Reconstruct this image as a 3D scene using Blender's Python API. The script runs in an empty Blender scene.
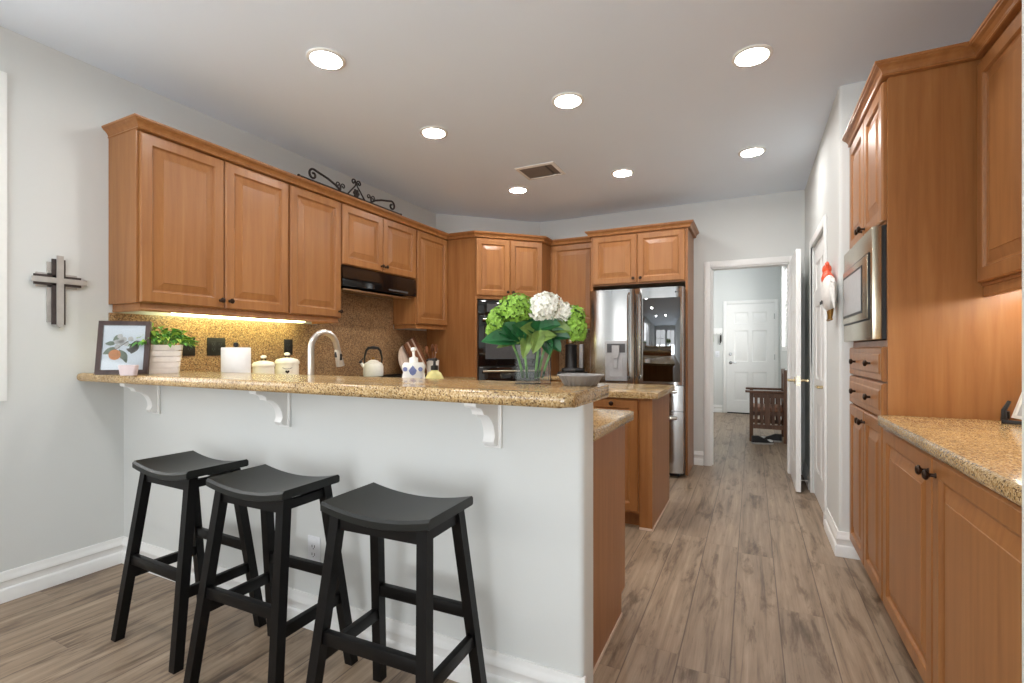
import bpy, bmesh, math, random
from mathutils import Vector, Matrix
from math import radians as R, sin, cos, pi, sqrt
random.seed(7)
SC = bpy.context.scene
COL = SC.collection

# ------------------------------------------------------------------ camera, world, exposure, daylight
F_PX, YAW = 488.0, math.atan(240 / 488)
cd = bpy.data.cameras.new('camera'); cam = bpy.data.objects.new('camera', cd); COL.objects.link(cam)
cd.sensor_width = 36; cd.lens = 36 * F_PX / 1024; cd.shift_y = 8.5 / 1024; cd.clip_start = .05
cam.location = (0, 0, 1.2); cam.rotation_euler = (R(90), 0, YAW); SC.camera = cam
W = bpy.data.worlds.new('World'); SC.world = W; W.use_nodes = True
bg = W.node_tree.nodes['Background']; bg.inputs[0].default_value = (.96, .98, 1, 1); bg.inputs[1].default_value = 1.2
SC.view_settings.view_transform = 'Standard'; SC.view_settings.look = 'None'
SC.view_settings.gamma = 1; SC.view_settings.use_curve_mapping = False
SC.view_settings.exposure = 0.68
SC.cycles.max_bounces = 14; SC.cycles.diffuse_bounces = 9; SC.cycles.caustics_refractive = False
def area(name, loc, target, sx, sy, power, col=(1, 1, 1)):
    l = bpy.data.lights.new(name, 'AREA'); l.shape = 'RECTANGLE'; l.size = sx; l.size_y = sy
    l.energy = power; l.color = col
    o = bpy.data.objects.new(name, l); COL.objects.link(o); o.location = loc
    o.rotation_euler = (Vector(target) - Vector(loc)).to_track_quat('-Z', 'Y').to_euler()
    return o
H = 2.74
# daylight outside the windows of the dining end, the breakfast window and the hall window, plus an added ceiling fill
area('rear_daylight', (-1.35, -3.5, 1.5), (-1.35, 0, 1.35), 3.6, 2.5, 24, (1, .99, .97))
area('ceiling_fill', (-1.3, -4.6, .15), (-1.2, 3.0, 2.74), 4.6, 1.6, 212, (.90, .95, 1))  # added lamp aimed up to brighten the ceiling, no such source known
area('side_daylight', (-3.9, .05, 1.7), (0, .3, 1.2), 2.0, 2.0, 34, (1, .99, .97))
area('hall_daylight', (1.25, 8.5, 1.95), (0, 8.5, 1.6), 1.9, 1.5, 76, (1, .98, .95))
CAN_EMIT = 112.0

# ------------------------------------------------------------------ materials
def srgb(r, g, b):
    f = lambda c: (c / 255 / 12.92) if c / 255 <= .04045 else ((c / 255 + .055) / 1.055) ** 2.4
    return (f(r), f(g), f(b), 1)
def newmat(name):
    m = bpy.data.materials.new(name); m.use_nodes = True
    nt = m.node_tree; return m, nt, nt.nodes['Principled BSDF']
def N(nt, typ, **kw):
    n = nt.nodes.new(typ)
    for k, v in kw.items(): setattr(n, k, v)
    return n
def L(nt, a, b): nt.links.new(a, b)
def ramp(nt, fac, stops):
    r = N(nt, 'ShaderNodeValToRGB'); L(nt, fac, r.inputs[0])
    e = r.color_ramp.elements
    while len(e) < len(stops): e.new(.5)
    for i, (p, c) in enumerate(stops): e[i].position = p; e[i].color = c
    return r.outputs[0]
def objco(nt, scale=(1, 1, 1), rnd=True):
    tc = N(nt, 'ShaderNodeTexCoord'); mp = N(nt, 'ShaderNodeMapping'); mp.inputs['Scale'].default_value = scale
    if rnd:
        oi = N(nt, 'ShaderNodeObjectInfo'); ma = N(nt, 'ShaderNodeVectorMath', operation='MULTIPLY_ADD')
        L(nt, oi.outputs['Random'], ma.inputs[0]); ma.inputs[1].default_value = (17, 23, 31); L(nt, tc.outputs['Object'], ma.inputs[2])
        L(nt, ma.outputs[0], mp.inputs[0])
    else: L(nt, tc.outputs['Object'], mp.inputs[0])
    return mp.outputs[0]
def noise(nt, vec, scale=1, detail=3, rough=.5, dist=0):
    n = N(nt, 'ShaderNodeTexNoise'); L(nt, vec, n.inputs['Vector']); n.inputs['Scale'].default_value = scale
    n.inputs['Detail'].default_value = detail; n.inputs['Roughness'].default_value = rough; n.inputs['Distortion'].default_value = dist
    return n.outputs['Fac']
def bump(nt, bs, h, strength, dist=.002):
    b = N(nt, 'ShaderNodeBump'); b.inputs['Strength'].default_value = strength; b.inputs['Distance'].default_value = dist
    L(nt, h, b.inputs['Height']); L(nt, b.outputs[0], bs.inputs['Normal'])
def mathn(nt, op, a, b=None):
    m = N(nt, 'ShaderNodeMath', operation=op)
    for i, x in enumerate((a, b)):
        if x is None: continue
        if isinstance(x, (int, float)): m.inputs[i].default_value = x
        else: L(nt, x, m.inputs[i])
    return m.outputs[0]
def mixc(nt, fac, a, b, blend='MIX'):
    m = N(nt, 'ShaderNodeMix', data_type='RGBA', blend_type=blend)
    for s, x in ((m.inputs[0], fac), (m.inputs[6], a), (m.inputs[7], b)):
        if isinstance(x, (int, float)): s.default_value = x
        elif isinstance(x, tuple): s.default_value = x
        else: L(nt, x, s)
    return m.outputs[2]
def plain(name, col, rough=.5, metal=0, vary=.06, scale=40, bmp=0, spec=.5, coat=0):
    m, nt, bs = newmat(name)
    v = objco(nt); f = noise(nt, v, scale, 3)
    d = tuple(c * (1 - vary) for c in col[:3]) + (1,); l = tuple(min(1, c * (1 + vary)) for c in col[:3]) + (1,)
    L(nt, ramp(nt, f, [(.3, d), (.7, l)]), bs.inputs['Base Color'])
    bs.inputs['Roughness'].default_value = rough; bs.inputs['Metallic'].default_value = metal
    bs.inputs['Specular IOR Level'].default_value = spec; bs.inputs['Coat Weight'].default_value = coat
    if bmp: bump(nt, bs, f, bmp)
    return m
def wood(name, c0, c1, c2, rough=.33, grain=(26, 26, 1.6)):
    m, nt, bs = newmat(name)
    f = noise(nt, objco(nt, grain), 1.0, 5, .6, .4)
    col = ramp(nt, f, [(.25, c0), (.5, c1), (.78, c2)])
    oi = N(nt, 'ShaderNodeObjectInfo')
    g = N(nt, 'ShaderNodeMapRange'); L(nt, oi.outputs['Random'], g.inputs[0]); g.inputs[3].default_value = .93; g.inputs[4].default_value = 1.06
    hs = N(nt, 'ShaderNodeHueSaturation'); L(nt, col, hs.inputs['Color']); L(nt, g.outputs[0], hs.inputs['Value'])
    L(nt, hs.outputs[0], bs.inputs['Base Color']); bs.inputs['Roughness'].default_value = rough
    bs.inputs['Specular IOR Level'].default_value = .36; bump(nt, bs, f, .05)
    return m
def emit(name, col, s):
    m, nt, bs = newmat(name); bs.inputs['Base Color'].default_value = (.9, .9, .88, 1)
    bs.inputs['Emission Color'].default_value = col; bs.inputs['Emission Strength'].default_value = s
    return m
def granite(name, dark, mid, mid2, light, scale=150, rough=.16):
    m, nt, bs = newmat(name); v = objco(nt, rnd=False)
    vo = N(nt, 'ShaderNodeTexVoronoi'); L(nt, v, vo.inputs['Vector']); vo.inputs['Scale'].default_value = scale
    sp = N(nt, 'ShaderNodeSeparateColor'); L(nt, vo.outputs['Color'], sp.inputs[0])
    c = ramp(nt, sp.outputs[0], [(0, dark), (.12, dark), (.2, mid), (.55, mid2), (.85, light)])
    n2 = ramp(nt, noise(nt, v, 9, 4), [(.3, (.82, .82, .82, 1)), (.7, (1.08, 1.08, 1.08, 1))])
    L(nt, mixc(nt, 1.0, c, n2, 'MULTIPLY'), bs.inputs['Base Color'])
    bs.inputs['Roughness'].default_value = rough
    return m
def floor_mat():
    m, nt, bs = newmat('oak_plank_laminate')
    tc = N(nt, 'ShaderNodeTexCoord'); s = N(nt, 'ShaderNodeSeparateXYZ'); L(nt, tc.outputs['Object'], s.inputs[0])
    px = mathn(nt, 'DIVIDE', mathn(nt, 'ADD', s.outputs[0], 20.443), .1835)
    ix = mathn(nt, 'FLOOR', px); fx = mathn(nt, 'FRACT', px)
    w1 = N(nt, 'ShaderNodeTexWhiteNoise', noise_dimensions='1D'); L(nt, ix, w1.inputs['W'])
    py = mathn(nt, 'ADD', mathn(nt, 'DIVIDE', s.outputs[1], 1.32), mathn(nt, 'MULTIPLY', w1.outputs['Value'], 9.0))
    iy = mathn(nt, 'FLOOR', py); fy = mathn(nt, 'FRACT', py)
    cv = N(nt, 'ShaderNodeCombineXYZ'); L(nt, ix, cv.inputs[0]); L(nt, iy, cv.inputs[1])
    w2 = N(nt, 'ShaderNodeTexWhiteNoise', noise_dimensions='2D'); L(nt, cv.outputs[0], w2.inputs['Vector'])
    r = w2.outputs['Value']
    gv = N(nt, 'ShaderNodeCombineXYZ'); L(nt, mathn(nt, 'MULTIPLY', s.outputs[0], 34.0), gv.inputs[0]); L(nt, mathn(nt, 'MULTIPLY', s.outputs[1], 1.3), gv.inputs[1])
    L(nt, mathn(nt, 'MULTIPLY', r, 53.0), gv.inputs[2])
    g = noise(nt, gv.outputs[0], 1, 8, .66, .5)
    kv = N(nt, 'ShaderNodeCombineXYZ'); L(nt, mathn(nt, 'MULTIPLY', s.outputs[0], 13.0), kv.inputs[0]); L(nt, mathn(nt, 'MULTIPLY', s.outputs[1], 2.4), kv.inputs[1])
    L(nt, mathn(nt, 'MULTIPLY', r, 91.0), kv.inputs[2])
    k = noise(nt, kv.outputs[0], 1, 7, .66, .45)
    base = ramp(nt, g, [(.27, srgb(102, 85, 70)), (.45, srgb(145, 125, 105)), (.62, srgb(165, 145, 124)), (.8, srgb(184, 166, 144))])
    kn = ramp(nt, k, [(.30, (.33, .30, .28, 1)), (.395, (.64, .60, .57, 1)), (.475, (1, 1, 1, 1)), (.75, (1.06, 1.05, 1.05, 1))])
    c = mixc(nt, 1.0, base, kn, 'MULTIPLY')
    fv = N(nt, 'ShaderNodeCombineXYZ'); L(nt, mathn(nt, 'MULTIPLY', s.outputs[0], 55.0), fv.inputs[0]); L(nt, mathn(nt, 'MULTIPLY', s.outputs[1], 6.5), fv.inputs[1])
    L(nt, mathn(nt, 'MULTIPLY', r, 37.0), fv.inputs[2])
    fl = noise(nt, fv.outputs[0], 1, 5, .7, .3)
    c = mixc(nt, 1.0, c, ramp(nt, fl, [(.28, (.62, .59, .56, 1)), (.38, (.95, .95, .94, 1)), (.6, (1.03, 1.03, 1.03, 1)), (.75, (1.12, 1.12, 1.12, 1))]), 'MULTIPLY')
    t = ramp(nt, r, [(0, (.90, .89, .88, 1)), (1, (1.05, 1.04, 1.02, 1))])
    c = mixc(nt, 1.0, c, t, 'MULTIPLY')
    e = mathn(nt, 'MAXIMUM', mathn(nt, 'MAXIMUM', mathn(nt, 'LESS_THAN', fx, .014), mathn(nt, 'GREATER_THAN', fx, .988)), mathn(nt, 'MULTIPLY', mathn(nt, 'LESS_THAN', fy, .003), .25))
    c = mixc(nt, mathn(nt, 'MULTIPLY', e, .62), c, srgb(66, 52, 44))
    L(nt, c, bs.inputs['Base Color'])
    L(nt, mathn(nt, 'ADD', mathn(nt, 'MULTIPLY', g, .2), .32), bs.inputs['Roughness'])
    bump(nt, bs, mathn(nt, 'SUBTRACT', g, mathn(nt, 'MULTIPLY', e, 2.0)), .12)
    return m
def wall_mat(name, col, b=.08):
    m, nt, bs = newmat(name); v = objco(nt, rnd=False)
    f = noise(nt, v, 130, 3); f2 = noise(nt, v, 2.2, 2)
    L(nt, ramp(nt, f2, [(.3, tuple(c * .985 for c in col[:3]) + (1,)), (.7, col)]), bs.inputs['Base Color'])
    bs.inputs['Roughness'].default_value = .62; bs.inputs['Specular IOR Level'].default_value = .3
    bump(nt, bs, f, b, .003)
    return m
def glass(name, col=(1, 1, 1, 1), rough=0, ior=1.45):
    m, nt, bs = newmat(name); bs.inputs['Base Color'].default_value = col; bs.inputs['Transmission Weight'].default_value = 1
    bs.inputs['Roughness'].default_value = rough; bs.inputs['IOR'].default_value = ior
    return m
def steel(name, col, rough=.22):
    m, nt, bs = newmat(name); v = objco(nt, (1, 1, 90)); f = noise(nt, v, 3, 3)
    L(nt, ramp(nt, f, [(.3, tuple(c * .93 for c in col[:3]) + (1,)), (.7, col)]), bs.inputs['Base Color'])
    bs.inputs['Metallic'].default_value = 1; bs.inputs['Roughness'].default_value = rough
    return m
M = dict(
    wall=wall_mat('wall_paint', srgb(214, 216, 214)), ceil=wall_mat('cooled_ceiling_paint', srgb(230, 239, 249), .15),  # ceiling: blue tint put into the colour to offset warm bounce light
    trim=plain('white_trim_paint', srgb(236, 236, 234), .35, vary=.01), floor=floor_mat(),
    maple=wood('honey_maple', srgb(138, 89, 49), srgb(153, 102, 58), srgb(166, 115, 69)),
    maple_dark=plain('cabinet_recess', srgb(96, 58, 34), .6),
    granite=granite('tan_granite', srgb(108, 84, 58), srgb(166, 133, 86), srgb(184, 151, 102), srgb(208, 182, 138), 250),
    splash=granite('brown_granite', srgb(78, 55, 40), srgb(128, 94, 62), srgb(154, 117, 80), srgb(186, 154, 116), 190, .3),
    black=plain('black_lacquer', srgb(12, 11, 11), .42, vary=.15, scale=25, spec=.22),
    seatm=plain('black_lacquer_lit', srgb(26, 28, 26), .38, vary=.12, scale=14, spec=.35),  # seat lacquer greyer than the legs: light on its top put into colour
    iron=plain('wrought_iron', srgb(38, 30, 27), .5, .4, .2), bronze=plain('dark_bronze', srgb(52, 36, 26), .35, .7, .2),
    steel=steel('brushed_steel', srgb(190, 190, 189), .16), steel_w=steel('warm_steel', srgb(206, 197, 176), .26), nickel=steel('nickel', srgb(214, 208, 200), .3),  # warm_steel: tan reflection on the microwave put into the tint
    bglass=plain('black_glass', srgb(14, 14, 15), .06, vary=.05, spec=.8), bplastic=plain('black_plastic', srgb(24, 23, 23), .4, vary=.1),
    dgrey=plain('dark_grey_plastic', srgb(72, 72, 74), .35), lgrey=plain('light_grey_plastic', srgb(178, 178, 180), .3),
    white=plain('white_enamel', srgb(240, 238, 232), .22, vary=.02), cream=plain('cream_enamel', srgb(240, 236, 224), .3, vary=.03),
    paper=plain('paper_towel', srgb(242, 242, 242), .9, vary=.02, bmp=.2), brass=plain('satin_nickel_brass', srgb(196, 178, 140), .25, 1, .04),
    mglass=plain('mirrored_black_glass', (.17, .175, .18, 1), .04, 1, .01), glass=None, water=glass('water', (.93, .97, .95, 1), 0, 1.33),
    lens=emit('lit_lamp_lens', (1, .98, .95, 1), CAN_EMIT), tube=emit('lit_fluorescent_tube', (.94, 1, .48, 1), 11.0),
    tube2=emit('lit_strip_lens', (1, .93, .80, 1), 17.0),
    chair=wood('dark_oak', srgb(80, 54, 40), srgb(108, 76, 57), srgb(128, 94, 72), .45), walnut=wood('walnut', srgb(92, 55, 36), srgb(128, 80, 52), srgb(158, 106, 72), .5),
    birch=wood('pale_board', srgb(196, 170, 150), srgb(214, 192, 174), srgb(226, 208, 192), .55),
    leafd=plain('hydrangea_leaf', srgb(38, 96, 52), .4, vary=.45, scale=30), leafl=plain('olive_leaf', srgb(118, 142, 70), .5, vary=.35, scale=30),  # leafl: lighter olive leaf colour
    greenf=plain('green_petal', srgb(138, 180, 66), .6, vary=.32, scale=60), whitef=plain('white_petal', srgb(244, 242, 232), .6, vary=.06, scale=60),
    stemg=plain('flower_stem', srgb(108, 160, 72), .5, vary=.2), plantl=plain('potted_leaf', srgb(92, 150, 62), .5, vary=.4, scale=35), plant2=plain('young_leaf', srgb(168, 200, 84), .5, vary=.25, scale=35),
    potw=plain('whitewashed_wood', srgb(242, 234, 228), .6, vary=.06), pink=plain('pale_pink_ceramic', srgb(214, 196, 196), .4, vary=.04),
    frameb=wood('dark_walnut_frame', srgb(46, 33, 30), srgb(66, 50, 46), srgb(84, 66, 60), .4), mat=plain('print_paper', srgb(236, 238, 246), .5, vary=.01),
    orange=plain('printed_orange', srgb(226, 150, 96), .6, vary=.15), printg=plain('printed_leaf', srgb(134, 142, 126), .6, vary=.15), printd=plain('printed_dark_leaf', srgb(112, 106, 100), .6, vary=.1), printw=plain('printed_blossom', srgb(212, 206, 204), .6, vary=.1),
    red=plain('red_paint', srgb(226, 88, 48), .4, vary=.15), gold=plain('gold_paint', srgb(150, 112, 54), .4, .5, .2), roosterw=plain('painted_white', srgb(232, 230, 226), .4, vary=.05),
    blue=plain('blue_label', srgb(116, 128, 176), .45, vary=.15), yellow=plain('yellow_soap', srgb(232, 222, 150), .2, vary=.05),
    pewter=plain('grey_stoneware', srgb(150, 146, 144), .4, vary=.05), crossw=plain('weathered_white_wood', srgb(172, 167, 161), .7, vary=.12, scale=20), crossd=plain('weathered_dark_wood', srgb(62, 52, 50), .6, vary=.2),
    outw=plain('outlet_plastic', srgb(226, 228, 232), .3, vary=.01), ventm=plain('vent_louvre', srgb(120, 112, 106), .5, vary=.08),
    cushion=plain('leather_seat', srgb(140, 92, 64), .5, vary=.1), shoe=plain('black_shoe_fabric', srgb(30, 28, 30), .6, vary=.2), shoew=plain('white_shoe_sole', srgb(170, 166, 162), .5),
)
def thinglass():
    m = bpy.data.materials.new('clear_glass'); m.use_nodes = True; nt = m.node_tree; nt.nodes.remove(nt.nodes['Principled BSDF'])
    tr = N(nt, 'ShaderNodeBsdfTransparent'); tr.inputs[0].default_value = (.97, .985, .98, 1); gl = N(nt, 'ShaderNodeBsdfGlossy'); gl.inputs['Roughness'].default_value = .02
    f = N(nt, 'ShaderNodeFresnel'); f.inputs[0].default_value = 1.45; mx = N(nt, 'ShaderNodeMixShader')
    L(nt, f.outputs[0], mx.inputs[0]); L(nt, tr.outputs[0], mx.inputs[1]); L(nt, gl.outputs[0], mx.inputs[2]); L(nt, mx.outputs[0], nt.nodes['Material Output'].inputs[0]); return m
M['glass'] = thinglass()
def slatmat():
    m, nt, bs = newmat('blind_slat'); bs.inputs['Base Color'].default_value = (.85, .85, .84, 1); bs.inputs['Roughness'].default_value = .4
    return m
M['slat'] = slatmat()

# ------------------------------------------------------------------ mesh helpers
class MB:
    def __init__(s): s.bm = bmesh.new(); s.mats = []; s.mi = 0
    def use(s, m):
        if m not in s.mats: s.mats.append(m)
        s.mi = s.mats.index(m); return s
    def face(s, vs):
        try: f = s.bm.faces.new(vs); f.material_index = s.mi; return f
        except ValueError: return None
    def v(s, *p): return s.bm.verts.new(p)
    def box(s, x0, x1, y0, y1, z0, z1, r=0, seg=2):
        pre = set(s.bm.verts) if r else None
        a = [s.v(x, y, z) for z in (z0, z1) for (x, y) in ((x0, y0), (x1, y0), (x1, y1), (x0, y1))]
        fs = [s.face([a[i] for i in q]) for q in ((3, 2, 1, 0), (4, 5, 6, 7), (0, 1, 5, 4), (1, 2, 6, 5), (2, 3, 7, 6), (3, 0, 4, 7))]
        if r:
            es = {e for f in fs for e in f.edges}
            bmesh.ops.bevel(s.bm, geom=list(es), offset=r, segments=seg, profile=.5, affect='EDGES')
        return s
    def hexa(s, bot, top):
        a = [s.v(*p) for p in bot] + [s.v(*p) for p in top]
        for q in ((3, 2, 1, 0), (4, 5, 6, 7), (0, 1, 5, 4), (1, 2, 6, 5), (2, 3, 7, 6), (3, 0, 4, 7)): s.face([a[i] for i in q])
        return s
    def prism(s, pts, z0, z1, r=0, seg=3):
        lo = [s.v(x, y, z0) for x, y in pts]; hi = [s.v(x, y, z1) for x, y in pts]; n = len(pts)
        f1 = s.face(lo[::-1]); f2 = s.face(hi)
        for i in range(n): s.face([lo[i], lo[(i + 1) % n], hi[(i + 1) % n], hi[i]])
        if r: bmesh.ops.bevel(s.bm, geom=list(f1.edges) + list(f2.edges), offset=r, segments=seg, profile=.5, affect='EDGES')
        return s
    def extr(s, pts, f0, f1):      # pts: 2D ring; f0/f1: functions mapping a 2D point to 3D
        a = [s.v(*f0(p)) for p in pts]; b = [s.v(*f1(p)) for p in pts]; n = len(pts)
        s.face(a[::-1]); s.face(b)
        for i in range(n): s.face([a[i], a[(i + 1) % n], b[(i + 1) % n], b[i]])
        return s
    def rings(s, rs, cap=True, closed=True):
        vs = [[s.v(*p) for p in r] for r in rs]; n = len(vs[0])
        for a, b in zip(vs, vs[1:]):
            for i in range(n if closed else n - 1): s.face([a[i], a[(i + 1) % n], b[(i + 1) % n], b[i]])
        if cap: s.face(vs[0][::-1]); s.face(vs[-1])
        return s
    def lathe(s, prof, c=(0, 0, 0), n=24, mat=None, cap=True):
        mt = mat or Matrix(); rs = []
        for r, z in prof:
            rs.append([tuple(mt @ Vector((r * cos(2 * pi * i / n), r * sin(2 * pi * i / n), z)) + Vector(c)) for i in range(n)])
        return s.rings(rs, cap)
    def tube(s, pts, r, n=8, cap=True):
        pts = [Vector(p) for p in pts]; m = len(pts); rad = r if isinstance(r, (list, tuple)) else [r] * m
        t0 = (pts[1] - pts[0]).normalized(); up = Vector((0, 0, 1)) if abs(t0.z) < .9 else Vector((1, 0, 0))
        nn = (up - t0 * up.dot(t0)).normalized(); rs = []
        for i, p in enumerate(pts):
            t = ((pts[min(i + 1, m - 1)] - pts[max(i - 1, 0)])).normalized()
            nn = (nn - t * nn.dot(t)).normalized(); b = t.cross(nn)
            rs.append([tuple(p + rad[i] * (cos(2 * pi * k / n) * nn + sin(2 * pi * k / n) * b)) for k in range(n)])
        return s.rings(rs, cap)
    def sweep(s, prof, path, z=0, closed=False):   # prof (out, up); out is to the right of travel
        P = [Vector(p) for p in path]; m = len(P); rs = []
        for i, p in enumerate(P):
            d0 = (P[i] - P[i - 1]).normalized() if (i > 0 or closed) else None
            d1 = (P[(i + 1) % m] - P[i]).normalized() if (i < m - 1 or closed) else None
            d0 = d0 or d1; d1 = d1 or d0
            n0 = Vector((d0.y, -d0.x)); n1 = Vector((d1.y, -d1.x)); nb = (n0 + n1).normalized(); k = 1 / max(.2, nb.dot(n0))
            rs.append([(p.x + nb.x * o * k, p.y + nb.y * o * k, z + u) for o, u in prof])
        if closed: rs.append(rs[0])
        return s.rings(rs, not closed)
    def sphere(s, c, rx, ry=None, rz=None, nu=14, nv=9, rot=None):
        ry = ry or rx; rz = rz or rx; rs = []
        for j in range(nv + 1):
            a = -pi / 2 + pi * (j + .02 if j == 0 else (j - .02 if j == nv else j)) / nv
            ring = []
            for i in range(nu):
                p = Vector((rx * cos(a) * cos(2 * pi * i / nu), ry * cos(a) * sin(2 * pi * i / nu), rz * sin(a)))
                if rot: p = rot @ p
                ring.append((c[0] + p.x, c[1] + p.y, c[2] + p.z))
            rs.append(ring)
        return s.rings(rs)
    def panelled(s, x0, x1, z0, z1, yf, yb, panels, loops, edge=0):
        """board with its face at y=yf (facing -y) and back at yb; panels = rects carrying nested loops (inset, depth)."""
        X0, X1, Z0, Z1 = x0, x1, z0, z1; c_ = edge; x0, x1, z0, z1 = x0 + c_, x1 - c_, z0 + c_, z1 - c_
        xs = sorted({x0, x1, *[q for p in panels for q in (p[0], p[1])]}); zs = sorted({z0, z1, *[q for p in panels for q in (p[2], p[3])]})
        g = {(i, j): s.v(x, yf, z) for i, x in enumerate(xs) for j, z in enumerate(zs)}
        def quad(i0, i1, j0, j1): s.face([g[i0, j0], g[i1, j0], g[i1, j1], g[i0, j1]])
        for i in range(len(xs) - 1):
            for j in range(len(zs) - 1):
                cx, cz = (xs[i] + xs[i + 1]) / 2, (zs[j] + zs[j + 1]) / 2
                if not any(p[0] < cx < p[1] and p[2] < cz < p[3] for p in panels): quad(i, i + 1, j, j + 1)
        for p in panels:
            rs = [[(p[0] + a, yf + d, p[2] + a), (p[1] - a, yf + d, p[2] + a), (p[1] - a, yf + d, p[3] - a), (p[0] + a, yf + d, p[3] - a)] for a, d in loops]
            vs = [[s.v(*q) for q in r] for r in rs]
            for a, b in zip(vs, vs[1:]):
                for i in range(4): s.face([a[i], a[(i + 1) % 4], b[(i + 1) % 4], b[i]])
            s.face(vs[-1])
        seq = [(c_, 0), (c_ * .5, .0035), (0, .007)] if c_ else [(0, 0)]
        rs = [[(X0 + a, yf + d, Z0 + a), (X1 - a, yf + d, Z0 + a), (X1 - a, yf + d, Z1 - a), (X0 + a, yf + d, Z1 - a)] for a, d in seq] + [[(X0, yb, Z0), (X1, yb, Z0), (X1, yb, Z1), (X0, yb, Z1)]]
        vs = [[s.v(*q) for q in r] for r in rs]
        for a, b in zip(vs, vs[1:]):
            for i in range(4): s.face([b[i], b[(i + 1) % 4], a[(i + 1) % 4], a[i]])
        s.face(vs[-1][::-1]); return s
    def move(s, mat): bmesh.ops.transform(s.bm, matrix=mat, verts=s.bm.verts); return s
    def build(s, name, mat=None, parent=None, smooth=35, weld=True, loc=None):
        bm = s.bm
        if weld: bmesh.ops.remove_doubles(bm, verts=bm.verts, dist=1e-5)
        bmesh.ops.recalc_face_normals(bm, faces=bm.faces)
        me = bpy.data.meshes.new(name); bm.to_mesh(me); bm.free()
        for m in (s.mats or [mat]): me.materials.append(m)
        if smooth:
            me.shade_smooth(); me.set_sharp_from_angle(angle=R(smooth))
        o = bpy.data.objects.new(name, me); COL.objects.link(o)
        if parent: o.parent = parent
        if loc: o.location = loc
        return o
def tag(o, label, cat, group=None, kind=None):
    o['label'] = label; o['category'] = cat
    if group: o['group'] = group
    if kind: o['kind'] = kind
    return o
def thing(name, label, cat, loc=(0, 0, 0), rz=0, group=None):
    o = bpy.data.objects.new(name, None); o.empty_display_size = .1; COL.objects.link(o); o.location = loc; o.rotation_euler = (0, 0, rz)
    return tag(o, label, cat, group)
def struct(mb, name, mat, label=None, cat=None, smooth=35, parent=None):
    o = mb.build(name, mat, parent, smooth)
    if not parent:
        o['kind'] = 'structure'
        if label: o['label'] = label
        if cat: o['category'] = cat
    return o
def copytree(o, parent=None):
    c = o.copy(); COL.objects.link(c)
    if parent: c.parent = parent
    for ch in o.children: copytree(ch, c)
    return c
def roundpoly(pts, rad, n=5):
    out = []; m = len(pts)
    for i, p in enumerate(pts):
        r = rad[i] if isinstance(rad, (list, tuple)) else rad
        if r <= 0: out.append(tuple(p)); continue
        p = Vector(p); a = (Vector(pts[i - 1]) - p).normalized(); b = (Vector(pts[(i + 1) % m]) - p).normalized()
        for k in range(n + 1):
            t = k / n; q = (p + a * r) * (1 - t) ** 2 + p * 2 * t * (1 - t) + (p + b * r) * t ** 2
            out.append((q.x, q.y))
    return out
def wallgrid(mb, u0, u1, z0, z1, holes, f):
    """solid boxes around holes; f(u0,u1,z0,z1) adds one box"""
    us = sorted({u0, u1, *[q for h in holes for q in h[:2]]}); zs = sorted({z0, z1, *[q for h in holes for q in h[2:]]})
    for a, b in zip(us, us[1:]):
        for c, d in zip(zs, zs[1:]):
            if not any(h[0] < (a + b) / 2 < h[1] and h[2] < (c + d) / 2 < h[3] for h in holes): f(a, b, c, d)

# ------------------------------------------------------------------ room shell
XL, YB, XR, YR = -3.205, 5.44, .455, -2.8          # left wall, back wall, right wall, rear wall
m = MB(); m.box(-4.4, 2.4, -3.2, 10.5, -.1, 0); struct(m, 'floor', M['floor'], 'grey brown oak plank floor running down to the hall', 'floor')
m = MB(); m.box(-4.4, 2.4, -3.2, 10.5, H, H + .1); struct(m, 'ceiling', M['ceil'], 'pale grey painted ceiling with recessed lights', 'ceiling')
WL = (-.5, .965, 1.02, 2.46)                           # breakfast window in the left wall (y0,y1,z0,z1)
m = MB(); wallgrid(m, YR, 4.62, 0, H, [WL], lambda a, b, c, d: m.box(XL - .15, XL, a, b, c, d)); struct(m, 'wall_left', M['wall'])
m = MB(); m.prism([(XL, 4.565), (-2.30, YB), (-2.30, YB + .15), (XL - .15, YB + .15), (XL - .15, 4.565)], 0, H); struct(m, 'wall_corner', M['wall'])
DW = (-.385, .325, -1, 2.05)
m = MB(); wallgrid(m, -2.30, 1.4, 0, H, [DW], lambda a, b, c, d: m.box(a, b, YB, YB + .13, c, d)); struct(m, 'wall_back', M['wall'])
PD = (3.96, 4.79, -1, 2.055)                            # pantry door opening (y)
m = MB()
m.prism(roundpoly([(XR, 3.40), (1.30, 3.40), (1.30, 3.52), (XR + .13, 3.52), (XR + .13, PD[0]), (XR, PD[0])], [.022, 0, 0, 0, 0, 0]), 0, H)
m.box(XR, XR + .13, PD[1], YB, 0, H); m.box(XR, XR + .13, PD[0], PD[1], PD[3], H); struct(m, 'wall_right', M['wall'])
m = MB(); m.prism(roundpoly([(XR, YR), (1.30, YR), (1.30, 1.262), (XR, 1.262)], [0, 0, 0, .022]), 0, H); struct(m, 'wall_near', M['wall'])
m = MB(); m.box(1.145, 1.30, 1.262, 3.40, 0, H); struct(m, 'wall_niche', M['wall'])
WB = [(-2.95, -1.25, .72, 2.4), (-1.0, .35, .02, 2.35)]
m = MB(); wallgrid(m, XL - .15, 1.3, 0, H, WB, lambda a, b, c, d: m.box(a, b, YR - .15, YR, c, d)); struct(m, 'wall_rear', M['wall'])
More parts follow.
